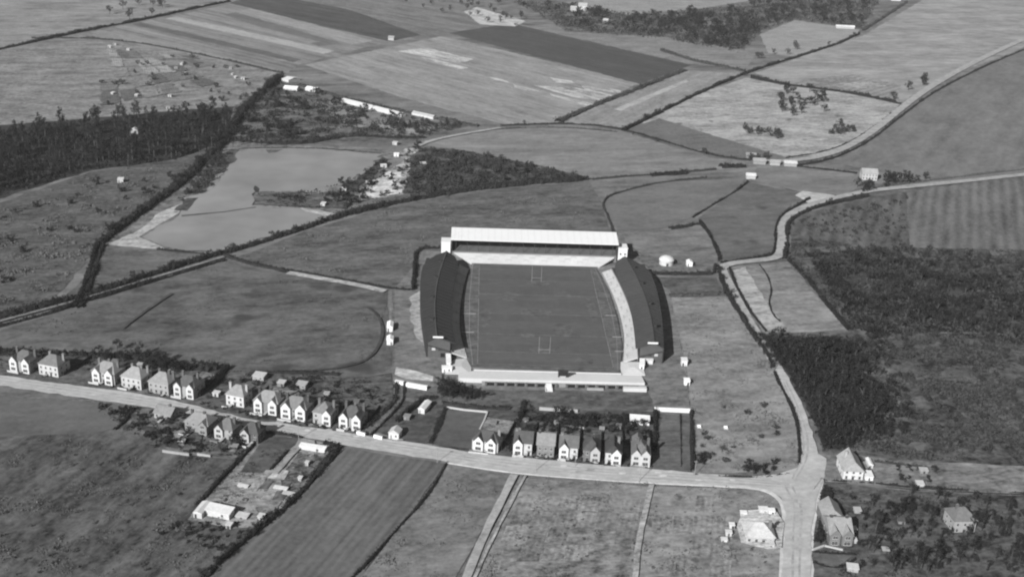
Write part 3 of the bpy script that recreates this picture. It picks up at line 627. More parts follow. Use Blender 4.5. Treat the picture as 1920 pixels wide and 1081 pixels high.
def house(px, w, d, label, rz, kind='hip', wall=215, roof=150, h=5.8, rise=3.6, bays=(), chim=(), cat='house', group=None, name='house', win=True, py=None, tonegable=None, wing=None, bayw=4.0, door=True, garden=None):
    """front wall bottom centre at survey point px; bays: x offsets of gabled front bays; chim: (x, y) chimney stacks"""
    loc = P(*px); e = empty(name, (loc.x, loc.y, .1), rz); tag(e, label, cat, group)
    wall = wall-38; tonegable = (tonegable-30) if tonegable else None; wall += _hr.randrange(-16, 10); roof = roof+_hr.randrange(-26, 14); wm_ = paint(wall, .3, 1.4); rm = paint(roof-14, .4, 1.2); gm = paint(tonegable or wall, .24, 1.2)
    m = MB().box(-w/2, w/2, 0, d, -.3, h)
    if kind == 'gable_front': m.add([(-w/2, 0, h), (w/2, 0, h), (0, 0, h+rise*.94), (-w/2, d, h), (w/2, d, h), (0, d, h+rise*.94)], [(0, 1, 2), (4, 3, 5), (1, 4, 5, 2), (3, 0, 2, 5)])
    if kind == 'gable_side': m.add([(-w/2, 0, h), (-w/2, d, h), (-w/2, d/2, h+rise*.94), (w/2, 0, h), (w/2, d, h), (w/2, d/2, h+rise*.94)], [(1, 0, 2), (3, 4, 5), (0, 3, 5, 2), (4, 1, 2, 5)])
    wl = m.build('wall', wm_, e)
    ov = .45
    m = MB(); roof_hip(m, -w/2-ov, w/2+ov, -ov, d+ov, h+.17, rise, {'gable_front': 'y', 'gable_side': 'x'}.get(kind)); rf = m.build('roof', rm, e)
    # ridge tiles
    m = MB()
    if kind == 'gable_front': m.box(-.14, .14, -ov, d+ov, h+rise+.05, h+rise+.27)
    elif kind == 'gable_side' or w >= d:
        i = 0 if kind == 'gable_side' else d/2*.8
        m.box(-w/2+i, w/2-i, d/2-.14, d/2+.14, h+rise+.05, h+rise+.27)
    if m.v: m.build('ridge_tiles', paint(max(40, roof-30), .2), rf)
    for cx, cy in chim:
        c = MB().box(-.55, .55, -.42, .42, -2.4, .9).box(-.65, .65, -.52, .52, .9, 1.12).build('chimney', paint(max(70, wall-60) if wall < 200 else 165, .2), rf); c.location = (cx, cy, h+rise*.75+.6)
        MB().tube((-.25, 0, 1.1), (-.25, 0, 1.6), .14, .11, 6).tube((.25, 0, 1.1), (.25, 0, 1.6), .14, .11, 6).build('chimney_pots', paint(140), c)
    for bx in bays:
        bw2 = bayw/2; pr = 1.1
        b = MB().box(-bw2, bw2, -pr, .05, -.3, h).add([(-bw2, -pr, h), (bw2, -pr, h), (0, -pr, h+bayw*.62), (-bw2, 1.5, h), (bw2, 1.5, h), (0, 1.5, h+bayw*.62)], [(0, 1, 2), (1, 4, 5, 2), (3, 0, 2, 5)]).build('front_bay', gm, e); b.location = (bx, 0, 0)
        m = MB(); zz = h+bayw*.62+.14; zl = h-.12; xl = bw2+.32
        for sx in (-1, 1):
            q = [(sx*xl, -pr-.35, zl), (0, -pr-.35, zz), (0, d*.42, zz), (sx*xl, d*.42, zl)]
            if sx > 0: q = q[::-1]
            m.slab(q[::-1] if Vector(q[1]).cross(Vector(q[2])).z == 99 else q, .14)
        br = m.build('bay_roof', rm, e); br.location = (bx, 0, 0)
        window(b, 0, -pr, .9, bayw*.62, 1.5); window(b, 0, -pr, 3.5, bayw*.5, 1.3)
    if win:
        xs = []
        n = max(2, int(w/2.4))
        for i in range(n):
            x = -w/2 + (i+.5)*w/n
            if all(abs(x-bx) > bayw/2+.6 for bx in bays): xs.append(x)
        for j, x in enumerate(xs):
            if door and j == len(xs)//2:
                dd = MB().box(-.5, .5, -.08, .05, -.1, 2.1).build('door', paint(60), e); dd.location = (x, 0, .1)
                MB().box(-.75, .75, -.7, .05, 2.2, 2.35).build('porch_hood', paint(150), dd)
            else: window(e, x, 0, .9, 1.1, 1.4)
            if h > 4: window(e, x, 0, 3.5, 1.0, 1.25)
        for f, x in (('left', -w/2), ('right', w/2)):
            for yy in (d*.3, d*.7):
                if h > 4: window(e, x, yy, 3.4, .9, 1.2, f)
                window(e, x, yy, 1.0, .9, 1.2, f)
    if garden:
        def T(x, y): 
            c, s_ = math.cos(rz), math.sin(rz); return (loc.x+x*c-y*s_, loc.y+x*s_+y*c, 0)
        gr = random.Random(label)
        pth = ground_mat('garden_path_gravel', 165, .2, .3, 4, bump=0) if 'gp' not in _mc else _mc['gp']; _mc['gp'] = pth
        px_ = gr.uniform(-.3, .3)*w
        sheet('garden_path', [T(px_-.6, -garden[0]), T(px_+.6, -garden[0]), T(px_+.6, -.05), T(px_-.6, -.05)], pth, jit=.05, world=True)
        if garden[1]:
            sheet('back_garden', [T(-w/2-.4, d+1), T(w/2+.6, d+1), T(w/2+.6, d+garden[1]), T(-w/2-.4, d+garden[1])], bgm(gr.randrange(4)), jit=.2, world=True)
            fence([T(w/2+1.0, d*.3), T(w/2+1.0, d+garden[1])], 1.5, 'dark garden fence to the right of the '+' '.join(label.split()[:7]).rstrip(','), 60)
        fence([T(-w/2-.5, -garden[0]), T(px_-.8, -garden[0])], .9, 'low front fence of the '+' '.join(label.split()[:8]).rstrip(','), gr.choice([70, 120, 190]))
    if wing:
        x0, x1, y0, y1, hh, rr = wing
        ww = MB().box(x0, x1, y0, y1, -.3, hh).build('rear_wing', wm_, e)
        m = MB(); roof_hip(m, x0-.3, x1+.3, y0-.3, y1+.3, hh+.17, rr, 'y' if (y1-y0) > (x1-x0) else 'x'); m.build('wing_roof', rm, ww)
    return e
RA, RB, RC = rad(-18), rad(-14.5), rad(-6)
gA = 'houses on the left above the road'; gB = 'white gabled houses in the row left of the drive'; gE = 'houses in the row below the stadium'; gC = 'houses on the near side of the road'
def pair(px, **k):
    return house(px, **k)
house((195, 719), 12.2, 9, 'twin gabled white house at the left end of the upper row', RA, wall=205, roof=140, bays=(-3.4, 3.4), chim=((-5, 5), (0, 5.5), (5, 5)), group=gA, garden=(2.6, 16), tonegable=238)
house((247, 729), 10.6, 9, 'pale hipped roof house, second in the upper left row', RA, wall=226, roof=172, bays=(), chim=((-2.4, 5.5), (2.4, 5.5), (5.4, 6)), group=gA, garden=(2.6, 16))
house((298, 739), 10.4, 9, 'hipped house with roadside porch, third in the upper left row', RA, wall=205, roof=170, bays=(), chim=((-2.4, 5.6), (2.6, 5.6), (5.3, 5)), group=gA, garden=(2.6, 16))
house((347, 745), 10.6, 9, 'small twin gabled house ending the upper left row by the dark hedge', RA, wall=190, roof=130, bays=(-3.3, 3.3), chim=((-4, 6), (3.6, 6)), group=gA, garden=(2.6, 16), bayw=3.6, tonegable=232)
house((441, 762), 9.0, 8, 'bright white house at the left end of the lower row', RA, wall=246, roof=150, h=5.6, bays=(), chim=((-4.1, 4), (4.1, 4)), group=gB, garden=(3.2, 14))
house((499, 775), 11.8, 9, 'twin gabled house, second in the lower row', RB, wall=170, roof=142, bays=(-3.5, 3.5), chim=((-5, 5), (0, 6), (5, 5)), group=gB, garden=(3.2, 14), tonegable=240)
house((551, 786), 12.2, 9, 'twin gabled house with widest gables, middle of the lower row', RB, wall=190, roof=140, bays=(-3.5, 3.5), chim=((-5, 5), (0, 6), (5, 5)), group=gB, garden=(3.2, 14), bayw=4.6, tonegable=244)
house((604, 796), 8.6, 9, 'mottled gabled house, fourth in the lower row', RB, wall=205, roof=122, bays=(2.4,), chim=((-3, 5), (3.8, 5)), group=gB, garden=(3.2, 14), tonegable=236)
house((657, 804), 9.6, 9, 'twin gabled white house at the right end of the lower row', RB, wall=180, roof=128, bays=(-3.0, 3.0), chim=((-4, 6), (4.2, 6)), group=gB, garden=(3.2, 14), tonegable=240)
house((305, 787), 8.4, 7, 'low pale roofed bungalow on the near side of the road', RA, 'gable_side', wall=190, roof=150, h=2.8, rise=2.6, chim=((2, 3.5),), group=gC, garden=(4.5, 0))
house((369, 812), 11.5, 8, 'wide pale house on the near side of the road at left', RA, wall=188, roof=146, bays=(3.6,), chim=((-4, 4), (2, 4)), group=gC, garden=(4.5, 0), h=4.6)
house((421, 823), 8.0, 8, 'narrow pale house, middle of the three on the near side', RA, wall=184, roof=120, bays=(-2.2,), chim=((3, 4),), group=gC, garden=(4.5, 0), h=4.8, tonegable=215)
house((468, 831), 8.0, 8, 'dark roofed house on the near side beside the yard', RB, wall=140, roof=112, bays=(-1.8,), chim=((3, 4),), group=gC, garden=(4.5, 0), h=4.8, tonegable=205)
house((909, 846), 11.5, 8.5, 'wide white house with front wall beside the lawn', RB, wall=240, roof=122, h=5.0, rise=3.0, bays=(-2.8, 2.8), chim=((5, 5),), group=gE, garden=(2.2, 20), bayw=4.2, tonegable=244)
house((980, 853), 7.6, 9, 'white house at the left of the row below the stadium', RC, 'gable_side', wall=240, roof=118, bays=(-2.2,), chim=((-3.2, 4.5), (-2.2, 4.9)), group=gE, garden=(2.2, 20), tonegable=246)
house((1022, 857), 7.4, 9, 'grey fronted house, second of the row below the stadium', RC, 'gable_side', wall=165, roof=140, bays=(), chim=((-3, 4.5),), group=gE, garden=(2.2, 20))
house((1065, 861), 7.8, 9, 'white gabled house, third of the row below the stadium', RC, 'gable_side', wall=242, roof=118, bays=(-2.0,), chim=((-3.2, 4.5),), group=gE, garden=(2.2, 20), tonegable=244)
house((1108, 866), 7.0, 9, 'grey house with pale front bay, fourth of the row', RC, wall=140, roof=115, bays=(1.6,), chim=((.6, 6),), group=gE, garden=(2.2, 20), tonegable=205)
house((1149, 871), 6.8, 9, 'narrow white front gabled house, fifth of the row', RC, 'gable_front', wall=235, roof=100, bays=(1.2,), chim=((2, 6),), group=gE, garden=(2.2, 20), tonegable=242)
house((1200, 873), 7.6, 10, 'mottled two gabled house at the right end of the row', RC, wall=190, roof=135, h=5.8, bays=(-2, 2), chim=((-1.5, 6), (3, 6)), group=gE, garden=(2.2, 20), tonegable=218, wing=(-3.4, 1.0, 10.05, 17, 4.4, 2.2))
house((1598, 901), 8.4, 12, 'white front gabled house at the road junction', rad(-3), 'gable_front', wall=244, roof=178, h=4.6, rise=4.4, chim=((-2, 8),))
house((1574, 1022), 8.6, 12, 'long pale roofed house with gables facing the lower right road', rad(-2), 'gable_side', wall=170, roof=172, h=5.2, rise=3.6, bays=(-2.4, 2.4), chim=((-3, 6), (3, 6)), wing=(-4.0, 3.8, 12.1, 22, 4.8, 3.2))
house((1424, 1020), 11.0, 10, 'pale newly built house with whitish roof in the corner field', rad(-3), wall=228, roof=205, h=3.2, rise=3.4, chim=((4.2, 5),))
house((1806, 1000), 9, 9, 'pale house among dark gardens at the lower right edge', rad(4), wall=205, roof=130, chim=((-2, 5),))
house((92, 705), 10.6, 9, 'hipped house at the far left of the upper row', RA, wall=220, roof=150, chim=((-2.4, 5.5), (5, 5.5)), group=gA, garden=(2.6, 16))
house((40, 697), 10.6, 9, 'outermost twin gabled house of the upper row', RA, wall=200, roof=140, bays=(-3.4, 3.4), chim=((-5, 5), (5, 5)), group=gA, garden=(2.6, 16), tonegable=236)

# sheds, huts, walls
def shed(px, w, d, h, label, rz=0., wall=215, roof=220, kind='gable_side', rise=1.0, name='shed', cat='shed', group=None):
    loc = P(*px); e = empty(name, (loc.x, loc.y, .1), rz); tag(e, label, cat, group)
    m = MB().box(-w/2, w/2, 0, d, -.3, h)
    if kind == 'gable_side': m.add([(-w/2, 0, h), (-w/2, d, h), (-w/2, d/2, h+rise*.9), (w/2, 0, h), (w/2, d, h), (w/2, d/2, h+rise*.9)], [(1, 0, 2), (3, 4, 5), (0, 3, 5, 2), (4, 1, 2, 5)])
    if kind == 'gable_front': m.add([(-w/2, 0, h), (w/2, 0, h), (0, 0, h+rise*.9), (-w/2, d, h), (w/2, d, h), (0, d, h+rise*.9)], [(0, 1, 2), (4, 3, 5), (1, 4, 5, 2), (3, 0, 2, 5)])
    if name in ('shed', 'site_hut', 'frame_shed', 'garden_shed'): wall -= _hr.randrange(15, 70); roof -= _hr.randrange(5, 45)
    m.build('wall', paint(wall, .25), e)
    m = MB(); o = .25
    if kind == 'flat': m.slab([(-w/2-o, -o, h+.1), (w/2+o, -o, h+.1), (w/2+o, d+o, h+rise), (-w/2-o, d+o, h+rise)], .14)
    else: roof_hip(m, -w/2-o, w/2+o, -o, d+o, h+.17, rise, {'gable_side': 'x', 'gable_front': 'y'}[kind])
    m.build('roof', paint(roof, .25), e)
    dd = MB().box(-.4, .4, -.07, .05, 0, min(1.9, h*.85)).build('door', paint(_hr.choice([60, 110, 150])), e); dd.location = (w*_hr.choice([-.25, .2, 0]), 0, 0)
    if w > 4.5: window(e, w*.22, 0, h*.4, .9, min(1.0, h*.4))
    return e
shed((731, 622), 3.0, 7.0, 2.6, 'larger white hut beside the oval paddock, nearer the far stand', rad(2), 240, 244, 'gable_front', .9, group='white huts left of the stadium', name='hut', cat='hut')
shed((731, 647), 3.2, 5.0, 2.8, 'smaller white hut beside the oval paddock, nearer the road', rad(2), 240, 244, 'gable_front', .9, group='white huts left of the stadium', name='hut', cat='hut')
shed((1283, 687), 2.8, 3.4, 3.2, 'pale upright kiosk right of the right hand stand', 0, 225, 220, 'flat', .4, name='kiosk', cat='kiosk')
shed((1288, 723), 2.6, 2.8, 2.6, 'small white kiosk at the right end of the stadium yard', 0, 244, 244, 'flat', .4, name='kiosk', cat='kiosk')
shed((841, 690), 2.0, 10.0, 3.0, 'narrow white entrance block by the near end of the left stand', rad(3), 232, 236, 'flat', .3, name='turnstile_block', cat='turnstile')
shed((838, 699), 4.8, 2.6, 2.6, 'low white pay box below the left stand', rad(3), 238, 238, 'flat', .3, name='pay_box', cat='kiosk')
shed((1203, 694), 2.2, 7.0, 3.0, 'bent white entrance block by the near end of the right stand', rad(-8), 236, 240, 'flat', .3, name='turnstile_block', cat='turnstile')
shed((1216, 683), 4.2, 2.4, 2.4, 'low pale pay box below the right stand', rad(-4), 210, 215, 'flat', .3, name='pay_box', cat='kiosk')
shed((1293, 500), 3.4, 4.0, 2.6, 'tiny white hut beside the round building', 0, 244, 240, 'gable_front', .9, name='hut', cat='hut')
e = empty('round_hut', P(1251, 500) + Vector((0, 4.4, 0))); tag(e, 'round pale domed building behind the right hand stand', 'round hut')
MB().lathe([(4.4, 0), (4.4, 3.2), (4.3, 3.3)], 24).build('wall', paint(196, .12), e); MB().lathe([(4.8, 3.2), (4.8, 3.45), (3.9, 4.6), (2.2, 5.5), (.3, 5.9)], 24).build('roof', paint(205, .12), e)
dd = MB().box(-.7, .7, -4.5, -4.35, 0, 2.2).build('door', paint(80), e)
MB().tube((0, 0, 5.8), (0, 0, 7), .25, .15, 8).build('vent_cap', paint(120), e)
shed((790, 776), 3.0, 8.5, 2.4, 'long white shed roof in the garden beside the curved drive', ang((780, 775), (796, 756))-math.pi/2, 225, 232, 'gable_front', .8)
shed((738, 823), 4.6, 4.6, 2.8, 'small pale lodge by the road at the drive mouth', RB, 215, 190, 'gable_front', 1.6, name='lodge', cat='lodge')
shed((762, 788), 2.8, 2.4, 1.9, 'small grey shed between the drive and the lawn', RB, 165, 170, 'flat', .3)
shed((1199, 797), 8.8, 4.2, 2.4, 'wide pale outbuilding behind the last house of the row', RC, 228, 236, 'flat', .8, name='outbuilding', cat='outbuilding')
shed((484, 714), 5.6, 4, 2.4, 'pale shed behind the lower left house row', RB, 205, 205, 'flat', .6)
shed((564, 730), 4.6, 3.4, 2.4, 'pale shed behind the middle house of the lower row', RB, 205, 210, 'flat', .6)
shed((526, 726), 3.4, 3, 2.2, 'little shed between two gardens of the lower row', RB, 180, 190, 'flat', .5)
shed((404, 744), 3.0, 2.2, 1.9, 'tiny white shed on the grass left of the bright white house', RA, 236, 240, 'flat', .4)
shed((1629, 903), 3.2, 4.6, 2.5, 'white garage beside the junction house', rad(-3), 240, 225, 'flat', .4, name='garage', cat='garage')
shed((1632, 880), 1.8, 5.6, 2.2, 'narrow greenhouse behind the junction house', rad(-3), 200, 222, 'gable_front', .6, name='greenhouse', cat='greenhouse')
shed((1725, 917), 3.0, 2.8, 2.3, 'small pale shed at the right end of the corner garden', rad(-3), 215, 225, 'flat', .4)
shed((1732, 890), 3.4, 2.4, 2.0, 'low pale shed near the right edge of the corner garden', rad(-3), 195, 210, 'flat', .4)
shed((1608, 965), 2.6, 2.4, 2.0, 'round edged pale hut in the dark garden by the long house', 0, 200, 215, 'flat', .3)
shed((1601, 1000), 1.8, 2.0, 2.0, 'small white privy midway along the long house garden', 0, 215, 225, 'flat', .3)
shed((1601, 1021), 1.9, 2.6, 2.0, 'small white privy below the long house', 0, 225, 230, 'flat', .3)
shed((1598, 1075), 4.0, 3.0, 2.2, 'pale shed at the bottom right beside the triangular lawn', rad(-10), 205, 215, 'flat', .4)
shed((407, 971), 10.5, 4.2, 2.6, 'long white roofed shed at the foot of the nursery yard', ang((385, 962), (430, 972)), 215, 244, 'flat', 1.0)
shed((371, 972), 3.4, 8.0, 2.4, 'narrow white roofed shed left of the long nursery shed', ang((362, 972), (384, 946))-math.pi/2, 205, 240, 'gable_front', .7)
shed((585, 846), 11.5, 2.2, 1.8, 'row of low white cold frames at the top of the nursery yard', RB, 205, 232, 'flat', .5, name='cold_frame', cat='cold frame')
for i, (px, w, d, lab) in enumerate([((488, 976), 2.2, 2.2, 'little white hut near the dark hedge of the nursery yard'), ((428, 992), 2.0, 2.0, 'little white hut at the bottom corner of the nursery yard'), ((525, 920), 5.5, 1.6, 'pale bench of frames in the middle of the nursery yard'), ((540, 930), 4.6, 1.6, 'lower pale bench of frames beside the nursery hedge'), ((455, 915), 4.2, 1.2, 'pale bench of frames at the left of the nursery yard'), ((575, 874), 1.3, 1.3, 'tiny white box among the nursery beds'), ((562, 903), 1.4, 1.4, 'tiny white box below the nursery beds'), ((452, 973), 4.5, 3.0, 'pale low shed right of the white nursery sheds')]):
    shed(px, w, d, 1.0 if w > 3 else 1.8, lab, RB, 205, 225, 'flat', .3, name='frame_shed', cat='shed')
# building-yard things round the new house
for i, (px, w, d, h, t, lab) in enumerate([((1431, 966), 3.4, 2.6, 2.4, 240, 'white site hut behind the new house'), ((1446, 968), 2.4, 2.2, 2.4, 246, 'bright white site hut by the new house, nearest the road'), ((1394, 968), 2.4, 1.6, 1.6, 244, 'white stack at the back left of the new house'), ((1372, 992), 1.8, 1.8, 1.8, 235, 'upper white stack left of the new house'), ((1366, 1006), 2.2, 1.8, 1.8, 240, 'middle white stack left of the new house'), ((1358, 1017), 2.2, 1.6, 1.2, 240, 'lowest white stack left of the new house'), ((1447, 1030), 1.6, 2.6, 2.0, 240, 'white upright hut right of the new house front'), ((1452, 990), 2.0, 1.6, 1.5, 225, 'pale brick stack between the new house and the road')]):
    shed(px, w, d, h, lab, rad(-3), t-10, t, 'flat', .25, name='site_hut', cat='hut')
sheet('building_site_ground', [(1392, 962), (1450, 958), (1466, 985), (1464, 1030), (1440, 1036), (1390, 1022), (1380, 990)], ground_mat('site_ground', 172, .3, .5, 6), jit=.8)
# walls
def wall(name, label, pts, h, tone, t=.35, cat='wall', cope=None, group=None):
    w = [P(*p) for p in pts]; e = empty(name, (w[0].x, w[0].y, 0)); tag(e, label, cat, group)
    for a, b in zip(w[:-1], w[1:]):
        d = b-a; L = d.length; n = max(1, round(L/6)); an = math.atan2(d.y, d.x)
        for k in range(n):
            p_ = MB().box(.02, L/n-.02, -t/2, t/2, -.2, h).build('wall_panel', paint(tone, .12), e)
            q = (a-w[0]) + d*(k/n); p_.location = (q.x, q.y, 0); p_.rotation_euler.z = an
            MB().box(0, L/n-.04, -t/2-.08, t/2+.08, h, h+.14).build('coping', paint(cope or tone), p_)
    return e
wall('boundary_wall', 'thin pale wall along the outer near end of the left stand', [(793, 622), (797, 642), (803, 664), (818, 668)], 1.3, 200, .5)
wall('boundary_wall', 'short white wall panel left of the drive below the stadium', [(741, 721), (757, 724)], 2.4, 244, 1.6)
wall('boundary_wall', 'longer white wall panel right of the drive below the stadium', [(762, 724), (801, 731)], 2.0, 244, 1.6)
wall('boundary_wall', 'pale wall behind the gardens of the left row houses below the stadium', [(1011, 769), (1083, 774)], 1.7, 172, .5)
wall('boundary_wall', 'white wall across the top of the end garden', [(1226, 771), (1294, 774)], 2.2, 232, .6)
wall('boundary_wall', 'pale garden wall turning down beside the lawn', [(838, 765), (870, 770), (914, 774), (908, 790), (898, 810)], .9, 190, .5)
wall('boundary_wall', 'white front garden wall of the wide white house', [(878, 850), (915, 854)], .9, 222, .4)
wall('boundary_wall', 'white gate wall left of the drive mouth', [(669, 815), (685, 819)], 1.8, 240, .8)
wall('boundary_wall', 'white gate wall right of the drive mouth', [(701, 822), (717, 826)], 2.0, 240, .8)
wall('boundary_wall', 'pale garden wall behind the bungalow on the near side', [(305, 848), (355, 855)], 1.3, 158, .5)
wall('boundary_wall', 'thin pale garden wall below the narrow near side house', [(370, 853), (395, 857)], 1.0, 170, .5)
wall('boundary_wall', 'pale wall along the bottom of the long house garden', [(1523, 1034), (1545, 1026), (1580, 1034)], 1.1, 190, .6)
# far buildings
gF = 'far farm buildings'
for px, w, d, h, r, lab, wt, rt, rz in [((1424, 308), 10, 6, 2.6, 1.8, 'left pale farm building at the end of the curved track', 195, 190, rad(-6)), ((1453, 310), 8, 5, 2.4, 1.6, 'middle pale farm building at the end of the curved track', 205, 170, rad(-6)), ((1482, 312), 10, 5, 2.4, 1.6, 'right pale farm building at the end of the curved track', 205, 200, rad(-6)),
        ((1408, 336), 7, 5, 2.6, 1.6, 'lone pale barn on the field corner below the farm', 210, 220, rad(-4)), ((1630, 338), 12, 9, 5.4, 3, 'tall pale house beside trees near the right edge', 220, 190, rad(-5)),
        ((1092, 20), 13, 10, 6.5, 4, 'pale mansion among trees at the top edge', 235, 190, rad(-10)), ((1075, 22), 9, 9, 4.5, 3, 'lower pale wing building left of the mansion', 205, 170, rad(-10)), ((1585, 54), 26, 6, 2.6, 1.6, 'long white roofed shed near the top right', 215, 225, rad(-4)), ((1680, 2), 16, 8, 3, 1.6, 'white roofed shed at the top right edge', 235, 244, rad(-8)),
        ((1135, 44), 7, 6, 4, 2, 'small pale cottage in the top wood', 210, 200, rad(-15)), ((733, 76), 7, 5, 3, 2, 'tiny pale barn on the end of the far strips', 215, 180, rad(-10)), ((1408, 297), 8, 5, 2.6, 1.6, 'low grey barn just behind the farm', 175, 175, rad(-6))]:
    house(px, w, d, lab, rz, 'gable_side', wall=wt, roof=rt, h=h, rise=r, win=h > 5, cat='building' if 'house' not in lab else 'house', name='farm_building' if 'farm' in lab or 'barn' in lab else 'far_building', group=gF if 'farm' in lab else None)
# long glasshouse range by the marsh, upper left
def glasshouse(px0, px1, d, h, label, tone=222):
    a = P(*px0); b = P(*px1); L = (b-a).length; e = empty('glasshouse', (a.x, a.y, 0), math.atan2(b.y-a.y, b.x-a.x)); tag(e, label, 'glasshouse')
    MB().box(0, L, 0, d, -.2, h).build('wall', paint(200, .15), e)
    n = max(1, int(L/6))
    for k in range(n):
        m = MB(); x0, x1 = k*L/n+.06, (k+1)*L/n-.06
        m.slab([(x0, -.2, h+.1), (x1, -.2, h+.1), (x1, d/2, h+1.5), (x0, d/2, h+1.5)], .1); m.slab([(x0, d/2, h+1.5), (x1, d/2, h+1.5), (x1, d+.2, h+.1), (x0, d+.2, h+.1)], .1)
        m.build('roof_panel', paint(tone, .1), e)
glasshouse((640, 192), (752, 220), 6, 2.4, 'long pale glasshouse range running down right beyond the pond', 205)
glasshouse((772, 215), (812, 224), 5, 2.0, 'short pale glasshouse right of the long range', 175)
glasshouse((531, 170), (557, 172), 9, 3.0, 'white glasshouse block at the bend of the stream', 244)
glasshouse((572, 170), (592, 173), 8, 2.6, 'white glasshouse right of the block by the stream', 240)
glasshouse((528, 152), (541, 155), 16, 2.4, 'pale glasshouse end standing above the white block', 215)
rnd = random.Random(5)
for i, (x, y) in enumerate([(205, 90), (215, 85), (345, 140), (318, 182), (435, 142), (440, 148), (330, 130), (432, 130), (255, 182), (315, 205), (455, 150), (340, 122), (210, 178), (240, 95)]):
    shed((x, y), rnd.uniform(2, 4.2), rnd.uniform(2, 3.4), 2.0, 'little pale shed among the allotments in the upper left', rad(rnd.uniform(-25, 10)), 175, rnd.choice([150, 175, 205]), 'flat', .5, group='sheds among the upper left allotments', name='allotment_shed')
for i, (x, y, t) in enumerate([(743, 294, 240), (720, 315, 215), (645, 360, 220), (605, 388, 200), (740, 272, 190), (690, 345, 190), (795, 312, 190)]):
    shed((x, y), rnd.uniform(3, 5), rnd.uniform(2.4, 4), 2.2, 'small pale working hut on the broken ground by the pond', rad(rnd.uniform(-25, 20)), t-10, t, 'flat', .5, group='huts on the broken ground by the pond', name='hut', cat='hut')
shed((252, 252), 6, 6, 3, 'pale hut inside the dark wood', rad(8), 170, 190, 'gable_front', 1.6, name='hut', cat='hut')
shed((226, 343), 4, 4, 2.6, 'small pale hut on the dark heath at left', rad(8), 195, 205, 'flat', .5, name='hut', cat='hut')
for px, lab in (((1310, 801), 'left pale roller standing on the right hand meadow'), ((1360, 803), 'right pale roller standing on the right hand meadow')):
    e = empty('field_roller', P(*px)); tag(e, lab, 'roller')
    MB().tube((-.8, 0, .75), (.8, 0, .75), .75, .75, 14).build('drum', paint(232), e); MB().box(-1.0, -.88, -1.6, .2, .6, .85).box(.88, 1.0, -1.6, .2, .6, .85).box(-1.0, 1.0, -1.75, -1.6, .6, .85).build('frame', paint(200), e)

# telegraph poles along the road
for x, y in [(1078, 876), (1005, 884), (1199, 903), (1302, 892), (820, 868), (560, 826), (1525, 920)]:
    q = P(x, y); e = empty('telegraph_pole', (q.x, q.y, .1), RC); tag(e, 'wooden telegraph pole beside the main road', 'telegraph pole', 'telegraph poles beside the main road')
    MB().tube((0, 0, 0), (0, 0, 7.5), .14, .1, 6).build('pole', paint(150), e); MB().box(-.8, .8, -.06, .06, 6.9, 7.05).build('crossarm', paint(150), e)

# ------------------------------------------------------------------ hedges
LEAFQ = ((-.5, -.5), (.5, -.5), (.5, .5), (-.5, .5))
def leaf(v, f, p, s, rnd):
    a = Vector((rnd.gauss(0, 1), rnd.gauss(0, 1), rnd.gauss(0, 1))).normalized(); b = a.orthogonal().normalized()
    b.rotate(Matrix.Rotation(rnd.uniform(0, 6.28), 3, a)); c = a.cross(b); i = len(v)
    s2 = s*rnd.uniform(.5, 1)
    v += [tuple(p-b*s*.6), tuple(p+c*s2*.5), tuple(p+b*s*.6), tuple(p-c*s2*.5)]; f.append((i, i+1, i+2, i+3))
def hedge(label, pts, w, h, mat=None, leafs=.6, dens=10, gap=0., name='hedge', group=None, seed=1, cat='hedge'):
    rnd = random.Random(label); q = smooth([P(*p).to_2d() for p in pts], 2)
    base = q[0]; v = []; f = []; d0 = 0
    mat = mat or L_DARK
    # arc-length walk
    pos = []
    for a, b in zip(q[:-1], q[1:]):
        L = (b-a).length; n = max(1, int(L/1.4))
        for k in range(n): pos.append((a+(b-a)*(k/n), (b-a).normalized(), L/n))
    ph = rnd.uniform(0, 10)
    prev = None
    for i, (p, d, st) in enumerate(pos):
        s_ = i*st; wob = mnoise.fractal(Vector((s_*.045+ph*9, ph, 0)), 1, 2, 4); wo2 = mnoise.fractal(Vector((s_*.06, ph*7, 5)), 1, 2, 4); hv = h*max(.3, .85+.75*wob+.2*rnd.uniform(-1, 1)); wv = w*max(.35, .95+.8*wo2+.12*rnd.uniform(-1, 1))
        if gap and (math.sin(s_*.05+ph)+math.sin(s_*.13+ph*3)) > 2-gap*2: prev = None; continue
        nn = Vector((-d.y, d.x)); r = p-base
        ring = [Vector((r.x+nn.x*k*wv, r.y+nn.y*k*wv, z*hv)) for k, z in ((-.46, 0), (-.42, .5), (-.22, .82), (.22, .85), (.42, .5), (.46, 0))]
        ring = [p_+Vector((rnd.uniform(-1, 1), rnd.uniform(-1, 1), 0))*.12*w for p_ in ring]
        j = len(v); v += [tuple(x) for x in ring]
        if prev is not None: f += [(prev+k, prev+k+1, j+k+1, j+k) for k in range(5)]
        prev = j
        for _ in range(max(1, int(dens*st*rnd.uniform(.6, 1.4)))):
            t = rnd.uniform(-.55, .55); z = rnd.uniform(.15, 1.12)
            if abs(t) < .35 and z < .6: z = rnd.uniform(.75, 1.15)
            pt = Vector((r.x+nn.x*t*wv+d.x*rnd.uniform(-.8, .8), r.y+nn.y*t*wv+d.y*rnd.uniform(-.8, .8), z*hv)); leaf(v, f, pt, leafs*rnd.uniform(.6, 1.3), rnd)
    m = bpy.data.meshes.new(name); m.from_pydata(v, [], f); m.update()
    o = obj(name, m, mat); o.location = (base.x, base.y, 0); tag(o, label, cat, group); return o
H = hedge
H('dark overgrown hedge following the stream from the glasshouses down left of the pond', [(526, 144), (500, 168), (470, 190), (445, 225), (425, 262), (395, 292), (335, 348), (262, 400), (205, 442), (184, 460)], 6, 4.5, leafs=1.2, dens=12)
